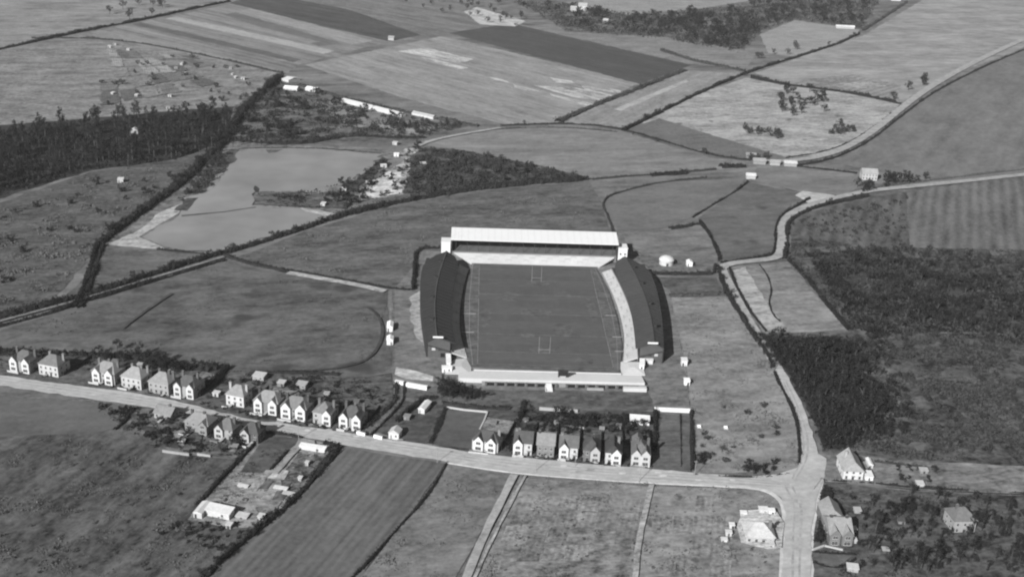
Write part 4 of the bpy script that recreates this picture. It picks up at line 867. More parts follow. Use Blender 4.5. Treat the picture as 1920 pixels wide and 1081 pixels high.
H('left dark bank hedge where the stream leaves at the left edge', [(186, 456), (174, 480), (166, 520), (140, 580)], 3, 2.6, leafs=.8)
H('right dark bank hedge where the stream leaves at the left edge', [(194, 460), (184, 485), (174, 520), (150, 580)], 2.2, 2.0, leafs=.8)
H('long dark hedge sweeping from the left edge up behind the stadium', [(-60, 612), (60, 584), (170, 552), (300, 511), (420, 476), (500, 452), (580, 425), (640, 405), (720, 386), (800, 370), (900, 355), (1000, 345), (1105, 337)], 4.2, 3.4, leafs=.9, dens=12)
H('lower dark hedge parallel to the sweeping hedge left of the pond corner', [(-60, 626), (60, 598), (170, 564), (300, 525), (425, 487)], 2.4, 2.2, leafs=.7)
H('thin dark hedge continuing right behind the far stand', [(1110, 337), (1170, 332), (1220, 328), (1300, 322), (1345, 318)], 1.6, 1.4, L_MID, .8, 6)
H('short thick dark hedge right of the central meadow', [(1220, 330), (1290, 326)], 4, 2.6, leafs=1, dens=12)
H('dark clipped block of hedge left of the farm', [(1352, 314), (1398, 312)], 9, 2.6, leafs=1.2, dens=16)
H('dark hedge from the pond corner towards the paddock path', [(420, 480), (440, 487), (500, 502), (545, 512)], 3, 2.2, leafs=.7)
H('dark hedge running above the pale path to the stadium corner', [(545, 508), (620, 521), (700, 536), (772, 545)], 1.8, 1.8, leafs=.6)
H('dark hedge along the bottom of the pond', [(295, 468), (350, 474), (415, 478)], 1.6, 1.4, leafs=.6)
H('black hedge at the left rear corner of the stadium', [(774, 545), (777, 500), (780, 466), (828, 466)], 2.2, 2.6, leafs=.6, dens=14)
H('black straight hedge running right from behind the right stand', [(1226, 514), (1290, 515), (1338, 514)], 2.4, 2.8, leafs=.6, dens=14)
H('short black hedge corner at the lane behind the right stand', [(1338, 513), (1342, 497)], 2.0, 2.4, leafs=.6)
H('ragged dark shrub hedge across the kitchen plot', [(1255, 556), (1300, 555), (1360, 552)], 2.5, 1.8, L_MID, .7, 8, gap=.3)
H('dark hedge down the left side of the lane', [(1345, 500), (1358, 540), (1382, 582), (1412, 628), (1440, 668), (1450, 694)], 2.6, 2.6, leafs=.7, dens=12)
H('thin dark hedge along the meadow side of the lower lane', [(1452, 700), (1470, 738), (1490, 778), (1498, 815), (1500, 850), (1498, 874)], 1.5, 1.6, leafs=.5, dens=12)
H('thin dark hedge along the plot side of the lane', [(1368, 504), (1384, 545), (1412, 592), (1438, 624)], 1.4, 1.4, leafs=.5)
H('dark hedge slanting down the far side of the pale plot', [(1478, 488), (1520, 530), (1555, 578), (1594, 622)], 2.4, 2.2, leafs=.7)
H('thin wavering hedge inside the pale plot', [(1424, 497), (1440, 518), (1448, 545), (1441, 565), (1448, 590), (1464, 604)], .9, .9, leafs=.4, dens=8)
H('dark hedge on the field side of the upper lane bend', [(1352, 494), (1400, 487), (1448, 481), (1455, 460), (1453, 430), (1464, 405), (1490, 388), (1520, 372)], 2, 2.2, leafs=.7)
H('dark hedge on the orchard side of the upper lane', [(1470, 486), (1476, 460), (1474, 425), (1488, 408), (1520, 392), (1570, 380), (1630, 368)], 2.6, 2.4, leafs=.8)
H('thin hedge round the left of the field behind the far stand', [(1150, 436), (1142, 410), (1126, 378), (1160, 360), (1240, 342), (1330, 333)], 1.4, 1.4, L_MID, .7, 7)
H('thin dark hedge slanting down from the lone barn', [(1402, 342), (1382, 358), (1340, 382), (1296, 410)], 1.4, 1.4, leafs=.7, dens=7)
H('dark hedge stub at the corner of the wedge field', [(1256, 430), (1290, 424), (1312, 420)], 3, 2.2, leafs=.8)
H('thin dark hedge curving down to the lane corner', [(1312, 416), (1330, 440), (1345, 468), (1350, 490)], 2, 2, leafs=.7)
H('thin dark hedge on the skyline of the central meadow', [(940, 236), (1040, 232), (1110, 235), (1165, 242), (1235, 262), (1330, 292), (1412, 302)], 1.8, 1.6, leafs=.9, dens=6)
H('second thin hedge beneath the central skyline hedge', [(900, 246), (960, 241), (1050, 238), (1160, 248)], 1.2, 1.0, L_MID, .8, 4)
H('grey double hedge slanting between the pale far fields', [(1045, 229), (1130, 192), (1200, 166), (1284, 132)], 6, 2.6, L_MID, 1.2, 9)
H('long dark hedge slanting up to the top right', [(1168, 246), (1240, 210), (1330, 166), (1410, 133), (1500, 106), (1570, 84), (1612, 64)], 3.2, 2.8, leafs=1.1, dens=8)
H('dark hedge beyond the slanting hedge at the top right', [(1618, 58), (1650, 38), (1700, 5)], 4, 3, L_MID, 1.1, 8)
H('dark hedge across the upper right pastures', [(1408, 146), (1470, 160), (1570, 171), (1640, 184), (1690, 196)], 3.4, 2.8, leafs=1.1, dens=8)
H('grey hedge from the dark ploughland to the slanting hedge', [(1240, 95), (1300, 115), (1350, 125), (1400, 135)], 5, 2.6, L_MID, 1.2, 9)
H('dark hedge along the upper left meadow', [(-60, 106), (60, 80), (170, 56), (260, 40), (350, 20), (432, 3)], 4, 3, leafs=1.2, dens=8)
H('faint hedge between the strips and the upper left allotments', [(60, 72), (170, 72), (270, 82), (350, 98), (450, 119), (532, 139)], 2.2, 1.8, L_MID, 1.1, 6)
H('thin hedge edge below the long glasshouses', [(560, 160), (640, 184), (740, 206), (840, 228), (900, 238)], 4, 2.2, L_MID, 1.1, 9)
H('dark hedge at the top bank of the pond', [(425, 262), (500, 270), (560, 272), (620, 262), (660, 255), (760, 260), (800, 258)], 3.4, 2.2, leafs=1, dens=9)
H('thin dark fence line hedge just above the pond water', [(400, 285), (480, 277), (600, 278), (716, 288)], .9, .8, leafs=.7, dens=4)
H('thick dark hedge ending the upper left house row', [(372, 742), (395, 722), (428, 690)], 3.0, 3.0, leafs=.7, dens=14)
H('dark hedge behind the lower house row', [(500, 698), (560, 700), (640, 704)], 2.0, 1.6, leafs=.6)
H('dark hedge left of the curved drive', [(742, 724), (744, 748), (732, 765), (705, 788), (682, 806)], 2.4, 2.4, leafs=.6, dens=14)
H('thin dark hedge right of the curved drive', [(760, 727), (756, 752), (738, 775), (712, 800), (694, 818)], 1.1, 1.3, leafs=.5)
H('dark hedge curving above the long white shed', [(816, 746), (795, 750), (775, 766), (742, 794)], 2.2, 2.2, leafs=.6, dens=14)
H('dark hedge between the small lawn and the lawn', [(836, 766), (822, 800), (806, 834)], 2.4, 1.4, leafs=.6)
H('dark hedge along the back of the gardens below the stadium', [(830, 756), (900, 765), (960, 768)], 1.8, 1.8, leafs=.6)
H('dark hedge left of the row below the stadium', [(984, 756), (975, 785), (966, 822), (958, 850)], 2.2, 2.6, leafs=.6, dens=14)
H('dark hedge between the second and third gardens of the row', [(1072, 772), (1066, 800), (1062, 818)], 1.8, 2.2, leafs=.6)
H('dark hedge between the first and second gardens of the row', [(1030, 780), (1022, 800), (1012, 825)], 1.2, 1.6, leafs=.6)
H('dark shrubby border at the right side of the last house', [(1229, 776), (1228, 810), (1226, 850)], 2.8, 3.0, leafs=.6, dens=14)
H('tall black hedge at the right end of the end garden', [(1296, 774), (1297, 820), (1298, 888)], 1.5, 2.6, leafs=.5, dens=16)
H('thin dark hedge inside the end garden', [(1276, 778), (1277, 830), (1278, 878)], .7, 1.0, leafs=.4)
H('low dark hedge along the road below the right hand meadow', [(1302, 891), (1380, 897), (1430, 897), (1480, 889)], 1.2, 1.3, leafs=.5)
H('dark hedge down the left side of the nursery yard', [(492, 818), (470, 842), (440, 872), (400, 915), (368, 950)], 1.8, 2.0, leafs=.6, dens=12)
H('thick black hedge between the nursery yard and the ploughed field', [(634, 838), (608, 872), (575, 912), (545, 945), (495, 985), (440, 1030), (375, 1090)], 3.2, 3.0, leafs=.7, dens=18)
H('black hedge stub at the road end of the nursery yard', [(608, 830), (636, 838)], 3.0, 2.4, leafs=.6, dens=14)
H('dark hedge along the road above the nursery yard', [(488, 812), (520, 812), (570, 822)], 1.6, 1.5, leafs=.5)
H('dark hedge inside the nursery yard beside its track', [(540, 848), (522, 868), (508, 884)], 1.4, 1.6, leafs=.5)
H('wavering dark hedge right of the ploughed field', [(837, 870), (815, 910), (785, 950), (735, 1003), (700, 1045), (650, 1095)], 1.1, 1.4, leafs=.5, dens=12)
H('dark hedge below the junction house', [(1546, 902), (1600, 906), (1640, 908)], 1.2, 1.4, leafs=.5)
H('dark hedge along the bottom of the corner garden', [(1640, 908), (1700, 916), (1751, 918), (1990, 930)], 1.6, 1.6, leafs=.6)
H('dark hedge along the top of the corner garden', [(1640, 868), (1700, 874), (1730, 878)], 1.2, 1.2, L_MID, .6)
H('thick dark hedge beside the footway by the long house', [(1552, 920), (1546, 960), (1540, 1000), (1532, 1024)], 4.0, 2.8, leafs=.7, dens=20)
H('dark hedge along the top of the triangular lawn', [(1524, 1037), (1560, 1040), (1610, 1042)], 1.0, 1.2, leafs=.5)
H('dark hedge curving under the triangular lawn', [(1524, 1056), (1550, 1066), (1580, 1066), (1606, 1048)], 1.4, 1.4, leafs=.5)
H('thin dark hedge along the upper right track', [(1980, 70), (1860, 118), (1751, 172), (1690, 218), (1640, 258), (1600, 282), (1550, 302), (1490, 312)], 2.2, 1.6, leafs=1, dens=6)
H('thin broken hedge above the upper right track', [(1690, 197), (1650, 230), (1600, 265), (1540, 287), (1470, 297)], 1.4, 1.2, L_MID, .9, 5)
H('dark hedge under the smooth field at the right', [(1495, 312), (1545, 318), (1610, 326)], 2.2, 1.8, leafs=.8)
H('pale dusty hedge by the upper lane at the right edge', [(1640, 352), (1720, 342), (1751, 338), (1990, 310)], 1.6, 1.6, L_PALE, .7, 7)
H('tall dark hedge behind the upper left house row', [(-60, 660), (80, 668), (175, 668), (240, 672), (300, 684), (360, 694), (410, 692)], 6, 3.6, leafs=.9, dens=20)
H('dark slanting hedge crossing the near left gardens', [(250, 768), (236, 790), (214, 808)], 2.0, 2.0, leafs=.6)
# wire fence of the stadium yard
rail('wire_fence', 'thin post fence between the oval paddock and the stadium', [(735, 548), (735, 620), (734, 690)], 80, 1.4, 5, 'fence', False, t=.05)
rail('wire_fence', 'thin post fence right of the stadium yard', [(1272, 640), (1284, 690), (1292, 766)], 120, 1.5, 5, 'fence', False, t=.05)

# ------------------------------------------------------------------ trees
def crown_mesh(name, seed, kind):
    rnd = random.Random(seed); v = []; f = []
    tv = MB()
    if kind == 'bush':
        ht, cz, rx, rz, ncl, per, ls, cr = .5, 1.6, 1.9, 1.3, 9, 22, .5, .8
    elif kind == 'round':
        ht, cz, rx, rz, ncl, per, ls, cr = 3, 5.2, 3.2, 2.6, 15, 24, .62, 1.15
    elif kind == 'tall':
        ht, cz, rx, rz, ncl, per, ls, cr = 7, 8.5, 2.4, 5.2, 20, 20, .65, 1.1
    else:  # small orchard tree
        ht, cz, rx, rz, ncl, per, ls, cr = 1.6, 2.9, 1.9, 1.3, 9, 18, .42, .8
    tr = .12+ht*.045
    lean = Vector((rnd.uniform(-.08, .08), rnd.uniform(-.08, .08)))*ht
    tv.tube((0, 0, -.2), (lean.x*.5, lean.y*.5, ht*.6), tr, tr*.75, 6); tv.tube((lean.x*.5, lean.y*.5, ht*.6), (lean.x, lean.y, cz+rz*.4), tr*.75, tr*.2, 5)
    for _ in range(ncl):
        while True:
            c = Vector((rnd.uniform(-1, 1), rnd.uniform(-1, 1), rnd.uniform(-1, 1)))
            if .25 < c.length < 1: break
        c = Vector((c.x*rx, c.y*rx, c.z*rz+cz)); 
        tv.tube((lean.x*.8, lean.y*.8, max(ht*.55, c.z-1.6)), tuple(c), tr*.32, .03, 3)
        r = cr*rnd.uniform(.7, 1.35)
        for _ in range(per):
            d = Vector((rnd.gauss(0, 1), rnd.gauss(0, 1), rnd.gauss(0, .8))).normalized()*r*rnd.uniform(.35, 1)
            leaf(v, f, c+d, ls*rnd.uniform(.6, 1.3), rnd)
    m = bpy.data.meshes.new('crown'); m.from_pydata(v, [], f); m.update()
    t = tv.mesh('trunk'); t.materials.append(BARK); return m, t
PROTO = {}
def spawn(kind, x, y, s, label, group, mat, rnd, name, cat='tree', z=0., sz=1.):
    k = (kind, rnd.randrange(3), mat.name)
    if k not in PROTO:
        c, t = crown_mesh('tree', hash_seed(k), kind); c.materials.append(mat); PROTO[k] = (c, t)
    c, t = PROTO[k]
    e = empty(name, (x, y, z), rnd.uniform(0, 6.28)); e.scale = (s, s, s*sz); tag(e, label, cat, group)
    obj('crown' if cat == 'tree' else 'foliage', c, None, e); obj('trunk' if cat == 'tree' else 'stem', t, None, e); return e
def hash_seed(k): return sum(ord(ch)*(i+3) for i, ch in enumerate(str(k)))
def scatter(n, poly, kind, s0, s1, label, name, mat, seed, cat='tree', group=None, sz=(.85, 1.2), sep=0.):
    rnd = random.Random(seed); xs = [p[0] for p in poly]; ys = [p[1] for p in poly]; got = []; tries = 0
    W2 = [P(*p).to_2d() for p in poly]
    def inside(x, y):
        c = False; j = len(poly)-1
        for i in range(len(poly)):
            (xi, yi), (xj, yj) = poly[i], poly[j]
            if (yi > y) != (yj > y) and x < (xj-xi)*(y-yi)/(yj-yi)+xi: c = not c
            j = i
        return c
    while len(got) < n and tries < n*60:
        tries += 1
        x, y = rnd.uniform(min(xs), max(xs)), rnd.uniform(min(ys), max(ys))
        if not inside(x, y): continue
        q = P(x, y)
        if sep and any((q.x-a)**2+(q.y-b)**2 < sep*sep for a, b in got): continue
        got.append((q.x, q.y))
        spawn(kind, q.x, q.y, rnd.uniform(s0, s1), label, group or label, mat, rnd, name, cat, sz=rnd.uniform(*sz))
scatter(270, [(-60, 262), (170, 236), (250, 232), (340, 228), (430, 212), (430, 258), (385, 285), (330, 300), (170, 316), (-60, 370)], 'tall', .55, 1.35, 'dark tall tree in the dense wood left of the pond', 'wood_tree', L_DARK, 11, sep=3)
scatter(10, [(172, 225), (240, 215), (300, 222), (240, 238), (172, 240)], 'tall', .9, 1.2, 'thin tree standing at the far edge of the dark wood', 'edge_tree', L_MID, 12)
scatter(200, [(975, 8), (1060, 12), (1180, 34), (1330, 22), (1480, 0), (1640, 5), (1610, 52), (1490, 36), (1425, 58), (1380, 98), (1250, 72), (1100, 52)], 'round', .8, 2.0, 'tree in the far wood along the top right', 'far_wood_tree', L_DARK, 13, sep=7)
scatter(26, [(1470, 172), (1560, 172), (1540, 200), (1565, 215), (1500, 226), (1455, 210)], 'round', .9, 1.3, 'dark tree in the small copse on the pale pasture', 'copse_tree', L_DARK, 14, sep=5)
scatter(14, [(1385, 240), (1460, 250), (1470, 262), (1400, 252)], 'bush', 1.2, 2.0, 'bush in the patch on the lower pale pasture', 'field_bush', L_MID, 15, 'bush')
scatter(10, [(1570, 235), (1610, 240), (1580, 262), (1550, 258)], 'bush', 1.3, 2.2, 'dark bush at the right end of the pale pasture', 'field_bush', L_MID, 16, 'bush')
scatter(6, [(1670, 185), (1740, 140), (1750, 150), (1690, 198)], 'round', .9, 1.3, 'dark roadside tree beside the upper right track', 'roadside_tree', L_DARK, 17)
scatter(8, [(1400, 120), (1500, 100), (1500, 85), (1440, 95)], 'round', .8, 1.2, 'tree along the edge of the clearing field', 'clearing_tree', L_MID, 18)
scatter(95, [(780, 280), (870, 286), (1000, 312), (1095, 334), (1000, 342), (830, 362), (765, 362)], 'bush', 1.0, 2.1, 'grey scrub bush on the slope behind the far stand', 'scrub_bush', L_MID, 19, 'bush', sep=3)
scatter(40, [(640, 345), (740, 290), (790, 265), (770, 350), (640, 392), (590, 386)], 'bush', .8, 1.7, 'dark bush on the broken ground beside the pond', 'pond_bush', L_DARK, 20, 'bush', sep=3)
scatter(36, [(400, 290), (430, 290), (405, 335), (350, 372), (345, 355)], 'bush', .8, 1.5, 'bush on the left shore of the pond', 'shore_bush', L_MID, 21, 'bush', sep=2.5)
scatter(45, [(445, 205), (530, 160), (640, 190), (640, 215), (560, 262), (430, 262)], 'bush', 1.1, 2.4, 'dark bush on the marsh above the pond', 'marsh_bush', L_DARK, 22, 'bush', sep=4)
scatter(34, [(640, 200), (760, 222), (880, 236), (780, 252), (700, 240)], 'bush', 1.0, 1.9, 'grey bush on the bank below the long glasshouses', 'bank_bush', L_MID, 23, 'bush', sep=4)
scatter(38, [(190, 120), (350, 100), (530, 142), (450, 190), (310, 212), (190, 205)], 'bush', .9, 1.7, 'bush among the upper left allotments', 'allotment_bush', L_MID, 24, 'bush', sep=5)
scatter(24, [(-40, 420), (170, 335), (300, 310), (330, 335), (200, 432), (-40, 560)], 'bush', .9, 1.7, 'dark gorse bush on the heath at the left edge', 'heath_bush', L_DARK, 25, 'bush', sep=4)
scatter(8, [(190, 25), (230, 10), (320, 5), (300, 30), (215, 45)], 'round', 1.2, 1.8, 'tree standing on the meadow at the top left', 'meadow_tree', L_MID, 26)
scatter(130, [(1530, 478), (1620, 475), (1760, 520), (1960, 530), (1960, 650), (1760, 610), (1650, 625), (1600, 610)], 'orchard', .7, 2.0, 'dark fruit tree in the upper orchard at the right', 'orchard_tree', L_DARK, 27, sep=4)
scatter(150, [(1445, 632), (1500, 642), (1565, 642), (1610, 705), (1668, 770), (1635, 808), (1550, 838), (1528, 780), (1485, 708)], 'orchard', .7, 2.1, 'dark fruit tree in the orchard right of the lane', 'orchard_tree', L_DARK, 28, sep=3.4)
scatter(290, [(1490, 445), (1751, 476), (1960, 480), (1960, 860), (1700, 850), (1680, 770), (1620, 690), (1600, 620), (1520, 540)], 'bush', .6, 1.25, 'grey scrub bush on the rough slope at the right', 'scrub_bush', L_MID, 29, 'bush', sep=3)
scatter(60, [(1500, 412), (1700, 372), (1700, 458), (1500, 432)], 'bush', .5, .9, 'low shrub in the plantation above the scrub', 'plantation_shrub', L_MID, 30, 'bush', sep=4)
scatter(16, [(1600, 350), (1640, 345), (1750, 325), (1751, 338), (1620, 362)], 'round', .8, 1.3, 'dark tree round the tall pale house at the right', 'farmstead_tree', L_DARK, 31, sep=4)
scatter(7, [(1405, 298), (1440, 294), (1440, 300), (1410, 304)], 'bush', 1.2, 1.8, 'bush behind the farm buildings', 'farm_bush', L_MID, 32, 'bush')
scatter(38, [(970, 775), (1215, 785), (1210, 822), (975, 812)], 'round', .35, .75, 'dark garden tree behind the row below the stadium', 'garden_tree', L_DARK, 33, sep=2.5)
scatter(22, [(815, 722), (880, 735), (910, 755), (830, 752)], 'round', .5, .9, 'dark tree in the thicket below the near terrace corner', 'thicket_tree', L_DARK, 34, sep=2)
scatter(26, [(175, 650), (400, 690), (420, 702), (330, 708), (180, 680)], 'round', .5, .9, 'dark tree in the back gardens of the upper left row', 'garden_tree', L_DARK, 35, sep=3)
scatter(22, [(440, 715), (690, 722), (730, 740), (690, 780), (470, 735)], 'bush', .6, 1.1, 'bush in the back gardens of the lower row', 'garden_bush', L_DARK, 36, 'bush', sep=3)
scatter(34, [(180, 762), (330, 780), (480, 812), (450, 850), (300, 838), (240, 800)], 'bush', .6, 1.3, 'dark bush in the gardens on the near side of the road', 'garden_bush', L_DARK, 37, 'bush', sep=2.5)
scatter(8, [(340, 785), (480, 815), (470, 840), (400, 830)], 'round', .5, .9, 'dark tree among the near side houses', 'garden_tree', L_DARK, 38)
scatter(70, [(-40, 860), (240, 820), (430, 870), (350, 965), (470, 1000), (380, 1075), (-40, 1080)], 'bush', .3, .6, 'low tussock bush on the rough common at the bottom left', 'tussock', L_PALE, 39, 'bush', sep=3)
scatter(30, [(365, 965), (480, 990), (420, 1040), (300, 1000)], 'bush', .4, .8, 'dark shrub below the nursery sheds', 'shrub', L_DARK, 40, 'bush', sep=2)
scatter(40, [(1555, 925), (1960, 940), (1960, 1080), (1610, 1080), (1612, 1010)], 'round', .4, .75, 'dark tree in the gardens at the bottom right', 'garden_tree', L_DARK, 41, sep=3)
scatter(18, [(1560, 852), (1751, 872), (1751, 912), (1640, 900)], 'bush', .5, .9, 'bush in the corner garden by the junction', 'garden_bush', L_DARK, 42, 'bush', sep=2)
scatter(14, [(1310, 770), (1430, 740), (1480, 840), (1360, 880), (1310, 860)], 'bush', .5, 1.0, 'low grey bush on the right hand meadow', 'meadow_bush', L_MID, 43, 'bush', sep=4)
scatter(12, [(1395, 872), (1455, 868), (1455, 890), (1398, 890)], 'bush', .6, 1.1, 'dark bush by the road at the meadow corner', 'roadside_bush', L_DARK, 44, 'bush', sep=1.5)
scatter(10, [(1310, 858), (1325, 852), (1330, 870), (1312, 872)], 'bush', .5, .8, 'dark bush near the tall black hedge on the meadow', 'meadow_bush', L_DARK, 45, 'bush')
scatter(60, [(900, 960), (1440, 935), (1440, 1075), (890, 1075)], 'bush', .2, .4, 'tiny tuft on the allotment field at the bottom', 'allotment_tuft', L_PALE, 46, 'bush', sep=3)
scatter(16, [(1420, 630), (1460, 690), (1465, 690), (1440, 640)], 'round', .45, .7, 'dark tree overhanging the lane beside the orchard', 'lane_tree', L_DARK, 47, sep=1.5)
scatter(30, [(730, 0), (960, 10), (1000, 50), (960, 60)], 'round', .8, 1.2, 'tree near the pale nursery ground at the top', 'far_tree', L_MID, 48, sep=8)
scatter(16, [(560, 165), (640, 190), (760, 215), (750, 225), (600, 190)], 'bush', 1.0, 1.8, 'dark bush in front of the long glasshouse range', 'glasshouse_bush', L_DARK, 49, 'bush', sep=4)

# ground cover nobody could count: low scrub, tussock and weed
def cover(name, label, poly, n, size, mat, seed, thr=.0, nsc=18., hgt=.9, cat='scrub'):
    rnd = random.Random(seed); v = []; f = []
    xs = [p[0] for p in poly]; ys = [p[1] for p in poly]; k = 0; tries = 0
    while k < n and tries < n*40:
        tries += 1; x, y = rnd.uniform(min(xs), max(xs)), rnd.uniform(min(ys), max(ys))
        c = False; j = len(poly)-1
        for i in range(len(poly)):
            (xi, yi), (xj, yj) = poly[i], poly[j]
            if (yi > y) != (yj > y) and x < (xj-xi)*(y-yi)/(yj-yi)+xi: c = not c
            j = i
        if not c: continue
        q = P(x, y); d = mnoise.fractal(Vector((q.x/nsc, q.y/nsc, seed)), 1, 2, 4) + .35*mnoise.noise(Vector((q.x/5, q.y/5, seed)))
        if d < thr+rnd.uniform(-.25, .25): continue
        k += 1; s_ = size*rnd.uniform(.5, 1.4)*(1+max(0, d))
        for _ in range(3):
            leaf(v, f, Vector((q.x+rnd.gauss(0, s_*.5), q.y+rnd.gauss(0, s_*.5), rnd.uniform(.15, hgt)*s_)), s_*rnd.uniform(.5, 1), rnd)
    m = bpy.data.meshes.new(name); m.from_pydata(v, [], f); m.update()
    return tag(obj(name, m, mat), label, cat, kind='stuff')
cover('scrub_cover', 'low tangled scrub over the slope at the right', [(1484, 446), (1620, 464), (1990, 474), (1990, 870), (1751, 862), (1560, 845), (1680, 770), (1600, 625), (1490, 500)], 15000, 1.1, L_MID, 61, .02, 22)
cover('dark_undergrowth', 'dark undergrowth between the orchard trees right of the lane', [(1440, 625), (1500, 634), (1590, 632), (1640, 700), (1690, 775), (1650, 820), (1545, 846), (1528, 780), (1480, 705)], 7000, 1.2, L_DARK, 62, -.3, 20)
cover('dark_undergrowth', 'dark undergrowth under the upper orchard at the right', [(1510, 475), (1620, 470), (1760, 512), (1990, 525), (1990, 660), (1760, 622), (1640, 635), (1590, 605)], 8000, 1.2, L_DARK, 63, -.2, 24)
cover('plantation_growth', 'low growth in the plantation above the scrub', [(1486, 430), (1502, 404), (1700, 366), (1705, 466), (1620, 460)], 700, .7, L_MID, 64, .1, 14)
cover('tussock_grass', 'tussocky growth over the rough common at the bottom left', [(-40, 830), (240, 806), (330, 852), (440, 868), (355, 965), (478, 992), (380, 1090), (-40, 1090)], 3200, .5, L_PALE, 65, .12, 16, cat='grass')
cover('heath_growth', 'dark heath growth left of the stream', [(-40, 410), (170, 328), (330, 304), (395, 285), (200, 436), (100, 556), (-40, 600)], 1800, .9, L_PALE, 66, .12, 16, cat='heath')
cover('marsh_growth', 'dark growth on the marsh above the pond', [(440, 205), (525, 152), (600, 184), (750, 224), (870, 238), (780, 258), (560, 264), (428, 262)], 4200, 1.4, L_MID, 67, .0, 18, cat='reeds')
cover('slope_growth', 'grey growth over the scrub slope behind the far stand', [(780, 278), (870, 284), (1010, 312), (1105, 336), (1000, 344), (800, 365), (752, 366)], 4500, 1.2, L_MID, 68, -.15, 14)
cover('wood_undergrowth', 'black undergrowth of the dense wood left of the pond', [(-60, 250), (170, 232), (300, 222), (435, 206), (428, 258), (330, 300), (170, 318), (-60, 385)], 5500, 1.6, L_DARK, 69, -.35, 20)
cover('meadow_tufts', 'scattered dark tufts on the meadow right of the stadium', [(1262, 562), (1360, 560), (1440, 672), (1488, 775), (1498, 875), (1305, 884), (1296, 730)], 1400, .55, L_PALE, 70, .2, 12, cat='grass')
cover('paddock_tufts', 'dark tufts over the oval paddock', [(-40, 650), (170, 575), (410, 496), (725, 555), (732, 680), (640, 690), (420, 684), (170, 650)], 700, .5, L_PALE, 71, .3, 24, cat='grass')
cover('north_tufts', 'rough tufts on the meadow behind the far stand', [(450, 484), (700, 400), (1000, 352), (1100, 346), (1130, 420), (850, 428), (776, 466), (770, 536)], 1200, .6, L_PALE, 72, .22, 22, cat='grass')
cover('field_weeds', 'weeds over the rough fields at the bottom', [(845, 878), (1440, 920), (1460, 945), (1460, 1090), (670, 1090), (800, 935)], 3600, .45, L_PALE, 73, .15, 12, cat='weeds')
cover('garden_growth', 'shrubby growth in the gardens at the bottom right', [(1552, 915), (1990, 940), (1990, 1090), (1528, 1090), (1605, 1045), (1600, 990)], 4500, .7, L_DARK, 74, .0, 9)
cover('garden_growth', 'shrubby growth in the back gardens below the stadium', [(960, 772), (1222, 778), (1220, 830), (965, 818)], 1800, .6, L_DARK, 75, -.05, 8)
cover('garden_growth', 'shrubby growth in the back gardens of the left rows', [(-40, 672), (330, 680), (430, 695), (690, 712), (725, 740), (690, 790), (480, 735), (170, 700), (-40, 690)], 2600, .6, L_DARK, 76, .05, 8)
cover('garden_growth', 'shrubby growth round the near side houses', [(180, 765), (330, 785), (480, 815), (450, 856), (300, 845), (235, 805)], 1800, .6, L_DARK, 77, .0, 8)
cover('yard_weeds', 'weeds and litter over the nursery yard', [(498, 840), (600, 850), (545, 940), (490, 982), (360, 970), (420, 900)], 900, .5, L_MID, 78, .1, 8, cat='weeds')
cover('pond_reeds', 'reeds along the broken shore of the pond', [(405, 290), (440, 284), (425, 322), (395, 358), (345, 380), (335, 372)], 1300, .9, L_MID, 79, -.2, 10, cat='reeds')
cover('spit_growth', 'dark growth on the spit and bank of the pond', [(476, 362), (560, 360), (650, 345), (712, 300), (740, 300), (700, 350), (650, 392), (520, 388)], 1300, 1.0, L_DARK, 80, .05, 12, cat='reeds')
cover('far_wood_mass', 'soft bare undergrowth of the far wood along the top right', [(965, 4), (1080, 12), (1180, 30), (1330, 20), (1480, -5), (1650, 2), (1612, 54), (1490, 38), (1425, 60), (1385, 100), (1250, 74), (1060, 58)], 7000, 2.4, L_MID, 95, -.25, 40, 1.4, cat='wood')
# hedgerow trees
def hedge_trees(pts, n, label, s0, s1, seed, mat=L_DARK, kind='round'):
    rnd = random.Random(seed); q = smooth([P(*p).to_2d() for p in pts], 2)
    for _ in range(n):
        i = rnd.randrange(len(q)-1); p = q[i].lerp(q[i+1], rnd.random())
        spawn(kind, p.x+rnd.uniform(-1.5, 1.5), p.y+rnd.uniform(-1.5, 1.5), rnd.uniform(s0, s1), label, label, mat, rnd, 'hedgerow_tree', sz=rnd.uniform(.85, 1.3))
hedge_trees([(526, 144), (470, 190), (425, 262), (335, 348), (205, 442)], 26, 'hedgerow tree along the stream left of the pond', .5, 1.0, 81)
hedge_trees([(60, 584), (300, 511), (580, 425), (800, 370), (1100, 338)], 24, 'hedgerow tree in the long sweeping hedge', .35, .75, 82)
hedge_trees([(1345, 500), (1382, 582), (1440, 668), (1450, 694)], 12, 'hedgerow tree beside the lane', .35, .6, 83)
hedge_trees([(1168, 246), (1330, 166), (1500, 106), (1612, 64)], 9, 'hedgerow tree in the hedge slanting to the top right', .5, .9, 84)
hedge_trees([(1478, 488), (1555, 578), (1594, 622)], 8, 'hedgerow tree on the far side of the pale plot', .35, .6, 85)
hedge_trees([(634, 838), (575, 912), (495, 985), (375, 1090)], 10, 'small hedgerow tree between nursery yard and ploughed field', .3, .5, 86)
hedge_trees([(1470, 486), (1474, 425), (1520, 392), (1630, 368)], 8, 'hedgerow tree beside the upper lane', .4, .7, 87)
hedge_trees([(940, 236), (1110, 235), (1330, 292)], 6, 'hedgerow tree in the central skyline hedge', .4, .8, 88, L_MID)
scatter(46, [(185, 722), (330, 748), (480, 786), (690, 816), (680, 806), (480, 778), (330, 742), (185, 714)], 'bush', .3, .6, 'shrub in the front gardens of the left rows', 'front_shrub', L_DARK, 89, 'bush', sep=1.5)
scatter(34, [(960, 856), (1090, 869), (1222, 879), (1222, 873), (1090, 863), (960, 851)], 'bush', .3, .55, 'shrub in the front gardens below the stadium', 'front_shrub', L_DARK, 90, 'bush', sep=1.2)
_gr = random.Random(44)
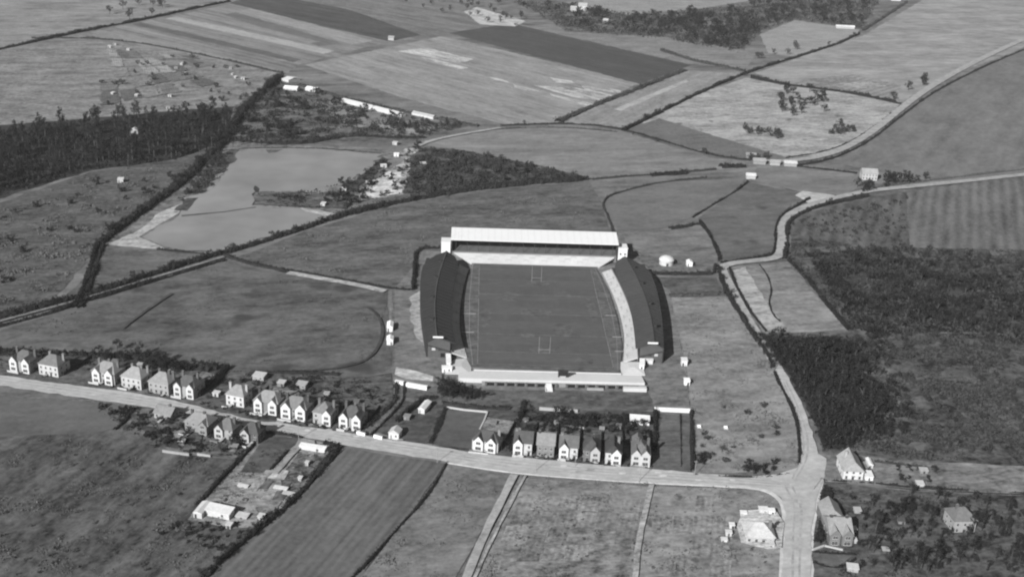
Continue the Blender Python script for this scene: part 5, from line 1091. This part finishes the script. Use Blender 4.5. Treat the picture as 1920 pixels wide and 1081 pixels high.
for x, y in [(221, 722), (272, 731), (323, 740), (388, 752), (470, 768), (525, 780), (578, 790), (631, 800), (692, 806)]:
    for k in range(3):
        q = P(x, y); spawn('round', q.x+k*1.2+_gr.uniform(-.4, .4), q.y+k*4+2, _gr.uniform(.25, .42), 'small dark tree squeezed between houses of the left rows', 'small trees between the left houses', L_DARK, _gr, 'gap_tree')
for x, y in [(952, 850), (1002, 852), (1044, 857), (1087, 862), (1129, 867), (1175, 872)]:
    for k in range(2):
        q = P(x, y); spawn('round', q.x+_gr.uniform(-.3, .3), q.y+k*4+3, _gr.uniform(.2, .34), 'small dark tree squeezed between houses below the stadium', 'small trees between the row houses', L_DARK, _gr, 'gap_tree')
scatter(70, [(1605, 925), (1751, 932), (1960, 945), (1960, 1085), (1640, 1085), (1612, 1030)], 'tall', .3, .75, 'tall bare dark tree in the bottom right gardens', 'bare_tree', L_DARK, 91, sep=2.5)
scatter(60, [(1560, 640), (1640, 640), (1720, 780), (1680, 830), (1560, 850), (1660, 780)], 'orchard', .6, 1.5, 'stray fruit tree on the fringe of the orchard right of the lane', 'stray_tree', L_DARK, 92, sep=3)
scatter(60, [(1500, 460), (1700, 470), (1960, 500), (1960, 535), (1760, 510), (1610, 470)], 'orchard', .6, 1.4, 'stray fruit tree above the upper orchard at the right', 'stray_tree', L_DARK, 93, sep=4)
scatter(14, [(425, 264), (560, 270), (540, 276), (425, 276)], 'tall', .4, .75, 'bare tree on the top bank of the pond', 'bank_tree', L_DARK, 94, sep=3)
for i, (x, y, w_, lab) in enumerate([(985, 795, 2.2, 'small shed behind the first house of the row below the stadium'), (1043, 800, 2.0, 'small shed behind the grey fronted house of the row'), (1090, 806, 2.4, 'small shed behind the third house of the row'), (1128, 812, 2.0, 'small shed behind the fourth house of the row'), (1160, 806, 2.2, 'small shed behind the narrow front gabled house'), (262, 690, 2.4, 'small shed behind the second house of the upper left row'), (322, 700, 2.2, 'small shed behind the third house of the upper left row'), (214, 684, 2.2, 'small shed behind the left house of the upper row'), (612, 745, 2.4, 'small shed behind the fourth house of the lower row'), (668, 760, 2.2, 'small shed behind the right end house of the lower row'), (340, 835, 2.4, 'small shed in the near side garden of the wide house'), (440, 845, 2.2, 'small shed below the narrow near side house'), (1690, 985, 2.6, 'small shed among the bottom right gardens'), (1660, 1040, 2.4, 'lower small shed among the bottom right gardens'), (925, 800, 2.4, 'small shed behind the wide white house')]):
    shed((x, y), w_, 2.0, 2.0, lab, RC, 130+(i*37) % 80, 120+(i*53) % 90, 'flat', .35, name='garden_shed')

# ------------------------------------------------------------------ haze
m = MB().box(-1900, 2300, -700, 3800, -1.2, 262)
hz = m.build('haze', None); tag(hz, kind='stuff')
hm = bpy.data.materials.new('haze_air'); hm.use_nodes = True; hn = hm.node_tree; hn.nodes.clear()
out = hn.nodes.new('ShaderNodeOutputMaterial'); pv = hn.nodes.new('ShaderNodeVolumePrincipled')
pv.inputs['Color'].default_value = (.9, .9, .9, 1); pv.inputs['Density'].default_value = .00005; pv.inputs['Anisotropy'].default_value = .2
hn.links.new(pv.outputs[0], out.inputs['Volume']); hz.data.materials.append(hm)
